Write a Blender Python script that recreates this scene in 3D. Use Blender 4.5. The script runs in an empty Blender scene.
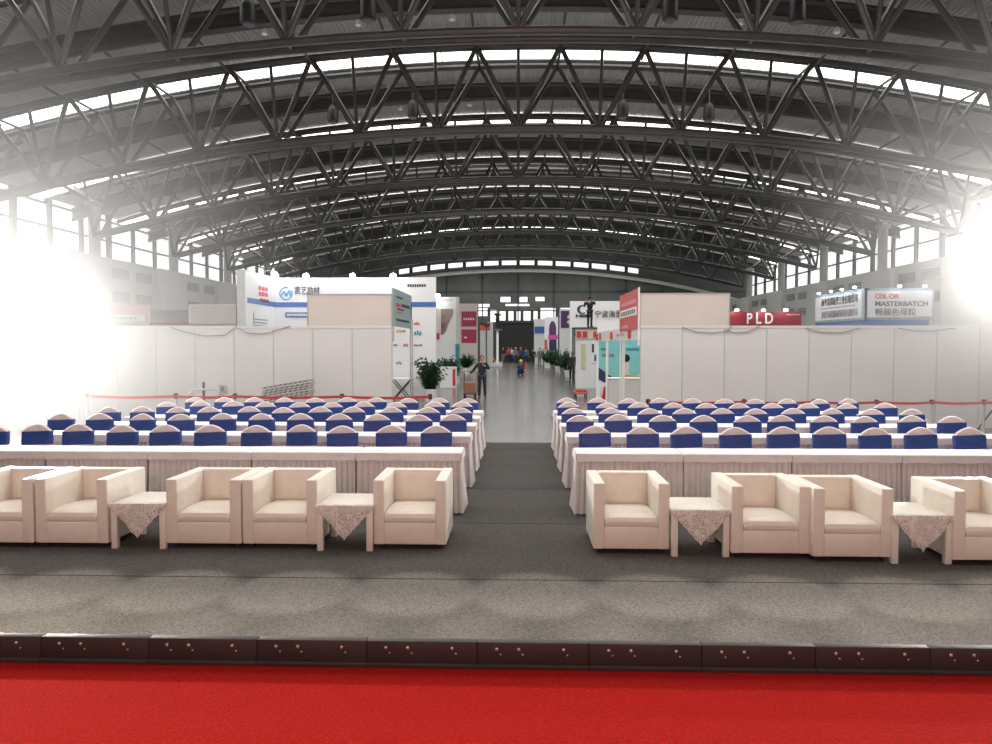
import bpy, bmesh, math, random
from mathutils import Vector, Matrix, Euler
random.seed(7)
R = math.radians
PI = math.pi
scene = bpy.context.scene
col = scene.collection

# ------------------------------------------------------------------ camera
F = 716.0
CW, CH = 992, 744
CAM = Vector((0, 0, 2.1))
VPX, VPY = 518.0, 344.0
yaw = math.atan((VPX - CW / 2) / F)
pitch = math.atan((CH / 2 - VPY) / F)
cam_rot = Euler((PI / 2 - pitch, 0, yaw), 'XYZ').to_matrix()
cd = bpy.data.cameras.new('camera')
cd.sensor_fit = 'HORIZONTAL'
cd.sensor_width = 36.0
cd.lens = 36.0 * F / CW
cd.clip_end = 400
co = bpy.data.objects.new('camera', cd)
co.location = CAM
co.rotation_euler = cam_rot.to_euler()
col.objects.link(co)
scene.camera = co


def ray(px, py):
    return cam_rot @ Vector(((px - CW / 2) / F, (CH / 2 - py) / F, -1.0))


def at(px, py, Y):
    d = ray(px, py)
    return CAM + d * (Y / d.y)


def onz(px, py, z=0.0):
    d = ray(px, py)
    return CAM + d * ((z - CAM.z) / d.z)


# ------------------------------------------------------------------ materials
def nmat(name, c, rough=0.6, metal=0.0, var=0.06, scale=8.0, bump=0.0, bscale=60.0, emit=None, estr=0.0, spec=0.5, coords='Object'):
    m = bpy.data.materials.new(name)
    m.use_nodes = True
    nt = m.node_tree
    b = nt.nodes['Principled BSDF']
    b.inputs['Roughness'].default_value = rough
    b.inputs['Metallic'].default_value = metal
    b.inputs['Specular IOR Level'].default_value = spec
    tc = nt.nodes.new('ShaderNodeTexCoord')
    no = nt.nodes.new('ShaderNodeTexNoise')
    no.inputs['Scale'].default_value = scale
    no.inputs['Detail'].default_value = 3
    nt.links.new(tc.outputs[coords], no.inputs['Vector'])
    rp = nt.nodes.new('ShaderNodeValToRGB')
    rp.color_ramp.elements[0].position = 0.3
    rp.color_ramp.elements[1].position = 0.7
    rp.color_ramp.elements[0].color = (*[max(0, x * (1 - var)) for x in c], 1)
    rp.color_ramp.elements[1].color = (*[min(1, x * (1 + var)) for x in c], 1)
    nt.links.new(no.outputs['Fac'], rp.inputs['Fac'])
    nt.links.new(rp.outputs['Color'], b.inputs['Base Color'])
    if bump:
        n2 = nt.nodes.new('ShaderNodeTexNoise')
        n2.inputs['Scale'].default_value = bscale
        nt.links.new(tc.outputs[coords], n2.inputs['Vector'])
        bp = nt.nodes.new('ShaderNodeBump')
        bp.inputs['Strength'].default_value = bump
        bp.inputs['Distance'].default_value = 0.02
        nt.links.new(n2.outputs['Fac'], bp.inputs['Height'])
        nt.links.new(bp.outputs['Normal'], b.inputs['Normal'])
    if emit:
        b.inputs['Emission Color'].default_value = (*emit, 1)
        b.inputs['Emission Strength'].default_value = estr
    return m


M = {}
M['white_leather'] = nmat('white_leather', (0.80, 0.745, 0.655), 0.38, var=0.04, bump=0.08, bscale=120)
M['black_plastic'] = nmat('black_plastic', (0.02, 0.02, 0.022), 0.5)
M['table_white'] = nmat('table_white', (0.80, 0.765, 0.69), 0.35, var=0.03)
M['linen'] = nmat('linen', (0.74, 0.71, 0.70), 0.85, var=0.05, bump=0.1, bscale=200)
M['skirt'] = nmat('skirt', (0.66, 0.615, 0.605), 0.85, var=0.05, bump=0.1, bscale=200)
M['cover'] = nmat('cover', (0.68, 0.60, 0.59), 0.85, var=0.06, bump=0.12, bscale=150)
M['blue'] = nmat('blue', (0.008, 0.042, 0.22), 0.45, var=0.2, scale=14, bump=0.2, bscale=40)
M['steel_dark'] = nmat('steel_dark', (0.062, 0.060, 0.058), 0.33, metal=0.35, var=0.15, scale=1.5)
M['steel_col'] = nmat('steel_col', (0.42, 0.42, 0.41), 0.5, var=0.1, scale=1)
M['panel_white'] = nmat('panel_white', (0.70, 0.69, 0.675), 0.55, var=0.03, scale=1.2)
M['panel_cream'] = nmat('panel_cream', (0.66, 0.60, 0.545), 0.6, var=0.03, scale=1.2)
M['alu'] = nmat('alu', (0.50, 0.49, 0.48), 0.4, metal=0.6)
M['booth_white'] = nmat('booth_white', (0.78, 0.79, 0.80), 0.55, var=0.02)
M['booth_grey'] = nmat('booth_grey', (0.55, 0.56, 0.56), 0.6, var=0.03)
M['duct'] = nmat('duct', (0.47, 0.47, 0.455), 0.6, var=0.04, scale=.8)
M['duct_light'] = nmat('duct_light', (0.56, 0.56, 0.54), 0.6, var=0.04, scale=.8)
M['vent'] = nmat('vent', (0.14, 0.14, 0.145), 0.6)
M['stripe_blue'] = nmat('stripe_blue', (0.05, 0.15, 0.42), 0.5)
M['logo_blue'] = nmat('logo_blue', (0.02, 0.18, 0.42), 0.5)
M['logo_light'] = nmat('logo_light', (0.06, 0.40, 0.62), 0.5)
M['ink'] = nmat('ink', (0.05, 0.05, 0.055), 0.6)
M['ink_grey'] = nmat('ink_grey', (0.22, 0.22, 0.23), 0.6)
M['red_sign'] = nmat('red_sign', (0.58, 0.10, 0.09), 0.5)
M['red_bright'] = nmat('red_bright', (0.62, 0.035, 0.04), 0.5)
M['red_dark'] = nmat('red_dark', (0.28, 0.022, 0.035), 0.5)
M['magenta'] = nmat('magenta', (0.40, 0.035, 0.10), 0.5)
M['pink_sign'] = nmat('pink_sign', (0.74, 0.36, 0.36), 0.6)
M['teal'] = nmat('teal', (0.22, 0.58, 0.58), 0.5)
M['teal_dark'] = nmat('teal_dark', (0.03, 0.28, 0.33), 0.5)
M['screen_teal'] = nmat('screen_teal', (0.25, 0.37, 0.38), 0.35)
M['orange'] = nmat('orange', (0.75, 0.33, 0.05), 0.5)
M['yellow'] = nmat('yellow', (0.85, 0.55, 0.04), 0.4)
M['purple'] = nmat('purple', (0.10, 0.035, 0.14), 0.5)
M['pink'] = nmat('pink', (0.60, 0.08, 0.32), 0.5)
M['sign_frame'] = nmat('sign_frame', (0.30, 0.42, 0.50), 0.5)
M['white_paint'] = nmat('white_paint', (0.85, 0.85, 0.84), 0.5, var=0.02)
M['belt'] = nmat('belt', (0.48, 0.045, 0.06), 0.6)
M['leaf'] = nmat('leaf', (0.030, 0.075, 0.035), 0.55, var=0.4, scale=6)
M['soil'] = nmat('soil', (0.05, 0.03, 0.02), 0.9)
M['skin'] = nmat('skin', (0.50, 0.29, 0.21), 0.55)
M['hair'] = nmat('hair', (0.012, 0.010, 0.010), 0.5)
M['black_cloth'] = nmat('black_cloth', (0.022, 0.024, 0.030), 0.85)
M['navy'] = nmat('navy', (0.025, 0.045, 0.10), 0.85)
M['blue_cloth'] = nmat('blue_cloth', (0.04, 0.12, 0.30), 0.85)
M['grey_cloth'] = nmat('grey_cloth', (0.20, 0.20, 0.20), 0.85)
M['red_cloth'] = nmat('red_cloth', (0.45, 0.05, 0.04), 0.85)
M['orange_cloth'] = nmat('orange_cloth', (0.62, 0.16, 0.05), 0.85)
M['white_cloth'] = nmat('white_cloth', (0.65, 0.65, 0.65), 0.85)
M['carton'] = nmat('carton', (0.30, 0.13, 0.075), 0.8)
M['kerb'] = nmat('kerb', (0.024, 0.017, 0.016), 0.6, var=0.2, scale=4)
M['bolt'] = nmat('bolt', (0.60, 0.55, 0.50), 0.3, metal=0.7)
M['glow_lamp'] = nmat('glow_lamp', (0.9, 0.9, 0.9), 0.4, emit=(1, 0.98, 0.95), estr=22)
M['spot_glow'] = nmat('spot_glow', (0.9, 0.9, 0.9), 0.4, emit=(0.93, 0.97, 1.0), estr=40)
M['dot_lamp'] = nmat('dot_lamp', (0.5, 0.5, 0.48), 0.4, emit=(1, 0.97, 0.92), estr=0.12)
M['flood'] = nmat('flood', (0.9, 0.9, 0.9), 0.4, emit=(1, 0.985, 0.96), estr=60)
M['skylight'] = nmat('skylight', (0.85, 0.84, 0.80), 0.5, emit=(1, 0.98, 0.94), estr=4.0)
M['daylight'] = nmat('daylight', (0.9, 0.9, 0.9), 0.3, emit=(1, 1, 1), estr=1.0)
M['end_glass'] = nmat('end_glass', (0.105, 0.115, 0.11), 0.35, var=0.25, scale=.35)
M['void'] = nmat('void', (0.02, 0.022, 0.022), 0.7)
M['map_brown'] = nmat('map_brown', (0.28, 0.20, 0.17), 0.6, var=0.5, scale=1.5)
M['plate'] = nmat('plate', (0.42, 0.40, 0.385), 0.45, metal=0.3, var=0.1)
M['strip_dark'] = nmat('strip_dark', (0.11, 0.105, 0.10), 0.5)


def corrugated(name, c, scale):
    m = nmat(name, c, 0.6, var=0.12, scale=.6)
    nt = m.node_tree
    b = nt.nodes['Principled BSDF']
    tc = nt.nodes.new('ShaderNodeTexCoord')
    w = nt.nodes.new('ShaderNodeTexWave')
    w.bands_direction = 'X'
    w.inputs['Scale'].default_value = scale
    nt.links.new(tc.outputs['Object'], w.inputs['Vector'])
    bp = nt.nodes.new('ShaderNodeBump')
    bp.inputs['Strength'].default_value = 0.8
    bp.inputs['Distance'].default_value = 0.05
    nt.links.new(w.outputs['Fac'], bp.inputs['Height'])
    nt.links.new(bp.outputs['Normal'], b.inputs['Normal'])
    return m


M['roof'] = corrugated('roof', (0.36, 0.345, 0.325), 1.7)


def carpet(name, c, var, scale, seam=None):
    m = nmat(name, c, 0.95, var=var, scale=scale, bump=0.5, bscale=scale * 1.3, spec=0.03)
    if seam:
        nt = m.node_tree
        b = nt.nodes['Principled BSDF']
        tc = nt.nodes.new('ShaderNodeTexCoord')
        sep = nt.nodes.new('ShaderNodeSeparateXYZ')
        nt.links.new(tc.outputs['Object'], sep.inputs[0])
        a = nt.nodes.new('ShaderNodeMath'); a.operation = 'ADD'; a.inputs[1].default_value = seam[1]
        nt.links.new(sep.outputs['Y'], a.inputs[0])
        mo = nt.nodes.new('ShaderNodeMath'); mo.operation = 'PINGPONG'; mo.inputs[1].default_value = seam[0] / 2
        nt.links.new(a.outputs[0], mo.inputs[0])
        lt = nt.nodes.new('ShaderNodeMath'); lt.operation = 'LESS_THAN'; lt.inputs[1].default_value = 0.012
        nt.links.new(mo.outputs[0], lt.inputs[0])
        mx = nt.nodes.new('ShaderNodeMixRGB'); mx.blend_type = 'MULTIPLY'
        mx.inputs['Color2'].default_value = (0.35, 0.33, 0.33, 1)
        src = b.inputs['Base Color'].links[0].from_socket
        nt.links.new(src, mx.inputs['Color1'])
        nt.links.new(lt.outputs[0], mx.inputs['Fac'])
        nt.links.new(mx.outputs[0], b.inputs['Base Color'])
    return m


M['grey_carpet'] = carpet('grey_carpet', (0.092, 0.087, 0.082), 0.38, 70, seam=(2.0, -0.28))
M['red_carpet'] = carpet('red_carpet', (0.30, 0.012, 0.010), 0.16, 60)


def polished():
    m = nmat('polished_floor', (0.13, 0.128, 0.125), 0.2, var=0.35, scale=.8, spec=0.6)
    nt = m.node_tree
    b = nt.nodes['Principled BSDF']
    tc = nt.nodes.new('ShaderNodeTexCoord')
    br = nt.nodes.new('ShaderNodeTexBrick')
    br.offset = 0
    br.inputs['Scale'].default_value = 1.0
    br.inputs['Brick Width'].default_value = 1.0
    br.inputs['Row Height'].default_value = 1.0
    br.inputs['Mortar Size'].default_value = 0.015
    br.inputs['Color1'].default_value = (0.10, 0.098, 0.095, 1)
    br.inputs['Color2'].default_value = (0.20, 0.19, 0.175, 1)
    br.inputs['Mortar'].default_value = (0.09, 0.09, 0.09, 1)
    nt.links.new(tc.outputs['Object'], br.inputs['Vector'])
    mx = nt.nodes.new('ShaderNodeMixRGB'); mx.inputs['Fac'].default_value = 0.6
    src = b.inputs['Base Color'].links[0].from_socket
    nt.links.new(src, mx.inputs['Color1']); nt.links.new(br.outputs['Color'], mx.inputs['Color2'])
    nt.links.new(mx.outputs[0], b.inputs['Base Color'])
    no = nt.nodes.new('ShaderNodeTexNoise'); no.inputs['Scale'].default_value = 2.2
    nt.links.new(tc.outputs['Object'], no.inputs['Vector'])
    bp = nt.nodes.new('ShaderNodeBump'); bp.inputs['Strength'].default_value = 0.3; bp.inputs['Distance'].default_value = 0.05
    nt.links.new(no.outputs['Fac'], bp.inputs['Height']); nt.links.new(bp.outputs['Normal'], b.inputs['Normal'])
    return m


M['polished'] = polished()


def lace():
    m = nmat('lace', (0.78, 0.72, 0.68), 0.9, var=0.08, scale=30)
    nt = m.node_tree
    b = nt.nodes['Principled BSDF']
    out = nt.nodes['Material Output']
    tc = nt.nodes.new('ShaderNodeTexCoord')
    v = nt.nodes.new('ShaderNodeTexVoronoi'); v.feature = 'DISTANCE_TO_EDGE'; v.inputs['Scale'].default_value = 60
    nt.links.new(tc.outputs['Object'], v.inputs['Vector'])
    g = nt.nodes.new('ShaderNodeMath'); g.operation = 'GREATER_THAN'; g.inputs[1].default_value = 0.16
    nt.links.new(v.outputs['Distance'], g.inputs[0])
    v2 = nt.nodes.new('ShaderNodeTexVoronoi'); v2.inputs['Scale'].default_value = 11
    nt.links.new(tc.outputs['Object'], v2.inputs['Vector'])
    g2 = nt.nodes.new('ShaderNodeMath'); g2.operation = 'GREATER_THAN'; g2.inputs[1].default_value = 0.36
    nt.links.new(v2.outputs['Distance'], g2.inputs[0])
    mu = nt.nodes.new('ShaderNodeMath'); mu.operation = 'MULTIPLY'
    nt.links.new(g.outputs[0], mu.inputs[0]); nt.links.new(g2.outputs[0], mu.inputs[1])
    sc = nt.nodes.new('ShaderNodeMath'); sc.operation = 'MULTIPLY'; sc.inputs[1].default_value = 0.7
    nt.links.new(mu.outputs[0], sc.inputs[0])
    tr = nt.nodes.new('ShaderNodeBsdfTransparent')
    ms = nt.nodes.new('ShaderNodeMixShader')
    nt.links.new(sc.outputs[0], ms.inputs[0]); nt.links.new(b.outputs[0], ms.inputs[1]); nt.links.new(tr.outputs[0], ms.inputs[2])
    nt.links.new(ms.outputs[0], out.inputs['Surface'])
    return m


M['lace'] = lace()


# ------------------------------------------------------------------ mesh helpers
class MB:
    def __init__(self):
        self.bm = bmesh.new()

    def box(self, x0, x1, y0, y1, z0, z1, bevel=0.0, seg=2):
        r = bmesh.ops.create_cube(self.bm, size=1.0)
        vs = r['verts']
        for v in vs:
            v.co = Vector((x0 + (v.co.x + .5) * (x1 - x0), y0 + (v.co.y + .5) * (y1 - y0), z0 + (v.co.z + .5) * (z1 - z0)))
        if bevel:
            es = list({e for v in vs for e in v.link_edges})
            bmesh.ops.bevel(self.bm, geom=es, offset=bevel, segments=seg, affect='EDGES', profile=.5)
        return self

    def tube(self, p, q, r, seg=8, r2=None, caps=True):
        p, q = Vector(p), Vector(q)
        d = q - p
        L = d.length
        if L < 1e-6:
            return self
        m = Matrix.Translation((p + q) / 2) @ d.to_track_quat('Z', 'Y').to_matrix().to_4x4()
        bmesh.ops.create_cone(self.bm, cap_ends=caps, segments=seg, radius1=r, radius2=r if r2 is None else r2, depth=L, matrix=m)
        return self

    def path(self, pts, r, seg=8):
        """one tube through a list of points"""
        pts = [Vector(p) for p in pts]
        rings = []
        for i, p in enumerate(pts):
            a = pts[max(0, i - 1)]
            b = pts[min(len(pts) - 1, i + 1)]
            qn = (b - a).to_track_quat('Z', 'Y').to_matrix()
            rings.append([self.bm.verts.new(p + qn @ Vector((r * math.cos(2 * PI * k / seg), r * math.sin(2 * PI * k / seg), 0))) for k in range(seg)])
        for a, b in zip(rings, rings[1:]):
            for k in range(seg):
                self.bm.faces.new((a[k], a[(k + 1) % seg], b[(k + 1) % seg], b[k]))
        self.bm.faces.new(rings[0][::-1]); self.bm.faces.new(rings[-1])
        return self

    def ball(self, c, r, sx=1, sy=1, sz=1, u=12, v=8):
        m = Matrix.Translation(c) @ Matrix.Diagonal((sx, sy, sz, 1))
        bmesh.ops.create_uvsphere(self.bm, u_segments=u, v_segments=v, radius=r, matrix=m)
        return self

    def poly(self, pts, thick=None, n=(0, -1, 0)):
        vs = [self.bm.verts.new(Vector(p)) for p in pts]
        f = self.bm.faces.new(vs)
        if thick:
            r = bmesh.ops.extrude_face_region(self.bm, geom=[f])
            for v in [g for g in r['geom'] if isinstance(g, bmesh.types.BMVert)]:
                v.co += Vector(n) * thick
        return self

    def grid(self, fn, nu, nv):
        vs = [[self.bm.verts.new(fn(i / nu, j / nv)) for j in range(nv + 1)] for i in range(nu + 1)]
        for i in range(nu):
            for j in range(nv):
                self.bm.faces.new((vs[i][j], vs[i + 1][j], vs[i + 1][j + 1], vs[i][j + 1]))
        return self

    def lathe(self, prof, c=(0, 0, 0), seg=20):
        c = Vector(c)
        rings = [[self.bm.verts.new(c + Vector((r * math.cos(2 * PI * k / seg), r * math.sin(2 * PI * k / seg), z))) for k in range(seg)] for r, z in prof]
        for a, b in zip(rings, rings[1:]):
            for k in range(seg):
                self.bm.faces.new((a[k], a[(k + 1) % seg], b[(k + 1) % seg], b[k]))
        self.bm.faces.new(rings[0][::-1]); self.bm.faces.new(rings[-1])
        return self

    def build(self, name, mat, parent=None, smooth=True, loc=None):
        bmesh.ops.recalc_face_normals(self.bm, faces=self.bm.faces[:])
        me = bpy.data.meshes.new(name)
        self.bm.to_mesh(me)
        self.bm.free()
        me.materials.append(mat)
        if smooth:
            for p in me.polygons:
                p.use_smooth = True
            try:
                me.set_sharp_from_angle(angle=R(35))
            except Exception:
                pass
        o = bpy.data.objects.new(name, me)
        col.objects.link(o)
        if parent:
            o.parent = parent
        if loc:
            o.location = loc
        return o


def tag(o, label=None, cat=None, group=None, kind=None):
    if label: o['label'] = label
    if cat: o['category'] = cat
    if group: o['group'] = group
    if kind: o['kind'] = kind
    return o


def thing(name, label, cat, loc=(0, 0, 0), rz=0.0, group=None, kind=None):
    o = bpy.data.objects.new(name, None)
    o.empty_display_size = .2
    col.objects.link(o)
    o.location = loc
    o.rotation_euler = (0, 0, rz)
    return tag(o, label, cat, group, kind)


KIDS = {}


def copy_tree(o, parent=None):
    c = o.copy()
    col.objects.link(c)
    if parent: c.parent = parent
    for ch in list(o.children):
        copy_tree(ch, c)
    return c


def place(proto, used, loc, rz, label, cat=None, group=None):
    o = copy_tree(proto) if used else proto
    o.location = loc
    o.rotation_euler = (0, 0, rz)
    return tag(o, label, cat, group)


def struct(o, label, cat=None):
    return tag(o, label, cat, kind='structure')


def text(body, size, mat, parent, loc, rot=(PI / 2, 0, 0), name='lettering', bold=0.0, align='CENTER', extr=0.01, sx=1.0, ay='CENTER', fit=None):
    c = bpy.data.curves.new(name, 'FONT')
    c.body = body
    c.size = size
    c.align_x = align
    c.align_y = ay
    c.extrude = extr
    c.offset = bold
    c.resolution_u = 6
    t = bpy.data.objects.new(name, c)
    col.objects.link(t)
    dg = bpy.context.evaluated_depsgraph_get()
    me = bpy.data.meshes.new_from_object(t.evaluated_get(dg))
    col.objects.unlink(t)
    bpy.data.objects.remove(t)
    me.materials.clear()
    me.materials.append(mat)
    o = bpy.data.objects.new(name, me)
    col.objects.link(o)
    o.parent = parent
    o.location = loc
    o.rotation_euler = rot
    if fit:
        xs = [v.co.x for v in me.vertices]
        w = max(xs) - min(xs)
        sx = fit / w if w else 1
    o.scale = (sx, 1, 1)
    return o


ORD = ['first', 'second', 'third', 'fourth', 'fifth', 'sixth', 'seventh', 'eighth', 'ninth', 'tenth', 'eleventh', 'twelfth', 'thirteenth', 'fourteenth', 'fifteenth', 'sixteenth', 'seventeenth', 'eighteenth', 'nineteenth', 'twentieth', 'twenty-first', 'twenty-second']

# ------------------------------------------------------------------ the setting
STAGE_Z = 0.40
KERB_Y = onz(518, 668, STAGE_Z).y
HALF, END_Y = 27.5, 84.5
ZB, RAD, TH = 10.92, 92.0, 2.95       # truss lower chord crown height, arc radius, truss depth


def arc(x, z0):
    return z0 - x * x / (2 * RAD)


o = MB().box(-HALF, HALF, -8, END_Y, -0.3, 0.0).build('floor', M['polished'], smooth=False)
struct(o, 'polished grey concrete tile floor of the hall reflecting the daylight', 'floor')
CARPET_END = 15.15
o = MB().box(-10.5, 10.5, KERB_Y + .15, CARPET_END, 0.0, 0.008).build('grey_carpet', M['grey_carpet'], smooth=False)
tag(o, 'mottled dark grey carpet under the armchairs and the table rows', 'carpet')
o = MB().box(-11, 11, -7.95, KERB_Y + .02, 0.0, STAGE_Z - .01).build('stage_platform', M['strip_dark'], smooth=False)
tag(o, 'low stage platform under the red carpet at the bottom edge', 'stage')
o = MB().box(-11, 11, -7.95, KERB_Y + .005, STAGE_Z - .01, STAGE_Z).build('red_carpet', M['red_carpet'], smooth=False)
tag(o, 'bright red carpet covering the stage in the foreground', 'carpet')

# kerb of black panels along the stage edge, each with bolts
KH = 0.135
PW = .585
kx = -5.77
k = 0
proto = None
kb = []
PX = [(-.47, .12), (-.01, .13), (.23, .125)]
while kx < 6.0:
    if proto is None:
        proto = thing('stage_edge_panel', 'x', 'stage edge panel')
        MB().box(-PW / 2 + .0006, PW / 2 - .0006, 0, .05, 0, KH, .006).build('panel', M['kerb'], proto)
        MB().box(-PW / 2 + .0006, PW / 2 - .0006, -.022, .0, 0, .025, .004).build('ledge', M['kerb'], proto)
        for bx in (-.19, -.074, .16):
            MB().ball((bx, -.003, .100), .009, 1, .6, 1).build('bolt', M['bolt'], proto)
            MB().ball((bx + .02, -.001, .072), .005, 1, .6, 1).build('screw', M['alu'], proto)
        u = proto
    else:
        u = copy_tree(proto)
    u.location = (kx, KERB_Y, STAGE_Z)
    kb.append(u)
    kx += PW
for i, u in enumerate(kb):
    tag(u, f'black bolted panel of the stage edge, {ORD[i]} from the left along the red carpet', 'stage edge panel', 'black panels along the stage edge')

# roof deck
deck = MB()
NX = 40


def arcgrid(y0, y1, z0, x0=-HALF, x1=HALF, n=NX):
    return MB().grid(lambda u, v: Vector((x0 + (x1 - x0) * u, y0 + (y1 - y0) * v, arc(x0 + (x1 - x0) * u, z0))), n, 1)


o = arcgrid(-8, END_Y + 1, ZB + TH + .75).build('ceiling', M['roof'])
struct(o, 'dark corrugated arched roof deck above the steel trusses', 'ceiling')

TY = [20.8 + 9 * i for i in range(7)]
ALLY = [2.8, 11.8] + TY
for i, y in enumerate(ALLY):
    b = arcgrid(y + .5, y + 1.9, ZB + TH + .62)
    o = b.build(f'window_{i + 1}', M['skylight'])
    struct(o, f'bright white skylight strip curving across the roof behind truss {ORD[i]} in depth' , 'skylight')
    rb = MB()
    for kx in range(-16, 17):
        x = kx * 1.65
        rb.tube((x, y + .5, arc(x, ZB + TH + .6)), (x, y + 1.9, arc(x, ZB + TH + .6)), .022, 6)
    for yy in (y + .45, y + 1.95):
        rb.path([(x, yy, arc(x, ZB + TH + .56)) for x in [(-HALF + j * HALF / 20) for j in range(41)]], .13, 6)
    rb.build('frame', M['steel_dark'], o)

# trusses
STEP = 3.3
KN = 7


def chord_path(z0, y):
    return [(x, y, arc(x, z0)) for x in [(-KN * STEP + j * STEP / 2) for j in range(KN * 4 + 1)]]


def truss(y, label, detailed):
    t = thing('roof_truss', label, 'roof truss', (0, y, 0), 0, 'arched steel trusses spanning the hall', 'structure')
    for s in (-1, 1):
        MB().path(chord_path(ZB, s * .27), .13, 10).build('lower_chord', M['steel_dark'], t)
        MB().path(chord_path(ZB + TH, s * 1.05), .12, 8).build('upper_chord', M['steel_dark'], t)
    ties = MB()
    for kk in range(-KN, KN + 1):
        x = kk * STEP
        ties.tube((x, -.27, arc(x, ZB)), (x, .27, arc(x, ZB)), .07, 6)
        x2 = x + STEP / 2
        if kk < KN:
            ties.tube((x2, -1.05, arc(x2, ZB + TH)), (x2, 1.05, arc(x2, ZB + TH)), .06, 6)
    ties.build('cross_tie', M['steel_dark'], t)
    lat = MB()
    for s in (-1, 1):
        for kk in range(-KN, KN + 1):
            x = kk * STEP
            lo = Vector((x, s * .27, arc(x, ZB)))
            if s < 0:
                up = Vector((x, s * 1.05, arc(x, ZB + TH)))
                if detailed:
                    MB().tube(lo, up, .07, 8).build('vertical_post', M['steel_dark'], t)
                else:
                    lat.tube(lo, up, .07, 6)
            for e in (-1, 1):
                x2 = x + e * STEP / 2
                if abs(x2) > KN * STEP: continue
                up = Vector((x2, s * 1.05, arc(x2, ZB + TH)))
                if detailed:
                    MB().tube(lo, up, .095, 8).build('diagonal_brace', M['steel_dark'], t)
                else:
                    lat.tube(lo, up, .095, 6)
    if not detailed:
        lat.build('lattice', M['steel_dark'], t)
    else:
        lat.bm.free()
    return t


for i, y in enumerate(TY):
    lab = f'dark arched steel roof truss, {ORD[i]} from the camera' if i < 6 else 'dark arched steel roof truss farthest off, just before the end wall'
    truss(y, lab, i < 3)

# mid bay purlins with small round lamps and hanging lamps
for i, y in enumerate([16.3] + [q + 4.5 for q in TY]):
    t = thing('roof_purlin', f'dark arched purlin beam between trusses, {ORD[i]} from the camera', 'purlin', (0, y, 0), 0, 'arched purlins between the trusses', 'structure')
    pts = [(-HALF + j * HALF / 20) for j in range(41)]
    MB().path([(x, 0, arc(x, ZB + TH + .45)) for x in pts], .12, 6).build('upper_flange', M['steel_dark'], t)
    MB().path([(x, 0, arc(x, ZB + TH - .15)) for x in pts], .12, 6).build('lower_flange', M['steel_dark'], t)
    MB().grid(lambda u, v: Vector((-HALF + 2 * HALF * u, 0, arc(-HALF + 2 * HALF * u, ZB + TH - .1 + .5 * v))), 40, 1).build('web_plate', M['steel_dark'], t)
    w2 = MB()
    for kk in range(-7, 8):
        x = kk * STEP + STEP / 2
        w2.tube((x, 0, arc(x, ZB + TH - .1)), (x, 4.5 - .36, arc(x, ZB + TH - .2)), .055, 6)
    w2.build('longitudinal_strut', M['steel_dark'], t)

dl = None
for bi, y in enumerate([16.3, 25.3, 34.3, 43.3]):
    for j, x in enumerate([-16.5, -9.9, -6.6, -3.3, 3.3, 6.6, 9.9, 16.5]):
        if dl is None:
            dl = thing('ceiling_lamp', 'x', 'ceiling lamp')
            MB().lathe([(.11, 0), (.13, .03), (.10, .16), (.05, .2)], seg=12).build('housing', M['steel_col'], dl)
            MB().lathe([(.095, -.012), (.1, 0.0)], seg=12).build('diffuser', M['dot_lamp'], dl)
            q = dl
        else:
            q = copy_tree(dl)
        q.location = (x + 1.0, y, arc(x + 1.0, ZB + TH - .48))
        side = 'left' if x < 0 else 'right'
        jj = (3 - j) if j < 4 else j - 4
        tag(q, f'small round roof lamp, {ORD[jj]} {side} of the roof crown on the {ORD[bi]} purlin', 'ceiling lamp', 'small round lamps under the purlins')

HB = [(248, 10, 22.0, 'upper left part of the roof'), (368, 6, 22.0, 'roof just left of the crown, near truss'), (670, 6, 22.0, 'roof just right of the crown, near truss'), (797, 8, 22.0, 'upper right part of the roof'),
      (333, 113, 32.0, 'second bay, outermost left'), (413, 108, 32.0, 'second bay, left of the crown'), (623, 108, 32.0, 'second bay, right of the crown'), (709, 111, 32.0, 'second bay, outermost right')]
hb = None
for px, py, Y, where in HB:
    p = at(px, py, Y)
    if hb is None:
        hb = thing('hanging_lamp', 'x', 'hanging lamp')
        MB().lathe([(.20, -.42), (.24, -.38), (.24, .1), (.16, .30), (.06, .38)], seg=16).build('shade', M['black_plastic'], hb)
        MB().tube((0, 0, .35), (0, 0, 3.2), .025, 6).build('rod', M['steel_dark'], hb)
        MB().lathe([(.16, -.46), (.18, -.42)], seg=16).build('lens', M['vent'], hb)
        q = hb
    else:
        q = copy_tree(hb)
    q.location = p
    # the rod ends at the roof
    tag(q, f'dark cylindrical lamp hanging from the roof, {where}', 'hanging lamp', 'dark cylindrical lamps hanging from the roof')

# columns with branching heads
CXL, CXR = -23.2, 23.8
cp = None
n = 0
for i, y in enumerate([29.8 + 9 * j for j in range(6)]):
    for side, x in (('left', CXL), ('right', CXR)):
        if cp is None:
            cp = thing('steel_column', 'x', 'column', kind='structure')
            MB().tube((0, 0, 0), (0, 0, 9.7), .30, 20).build('shaft', M['steel_col'], cp)
            MB().lathe([(.30, 9.6), (.44, 9.68), (.44, 9.85), (.30, 9.9)], seg=20).build('cap', M['steel_col'], cp)
            for sx in (-1, 1):
                for sy in (-1, 1):
                    MB().tube((0, 0, 9.8), (sx * 1.7, sy * 1.0, 10.9), .10, 8).build('branch', M['steel_dark'], cp)
            q = cp
        else:
            q = copy_tree(cp)
        q.location = (x, y, 0)
        tag(q, f'round pale steel column under the roof edge, {ORD[i]} along the {side} side', 'column', 'round steel columns along the hall sides', 'structure')

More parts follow.
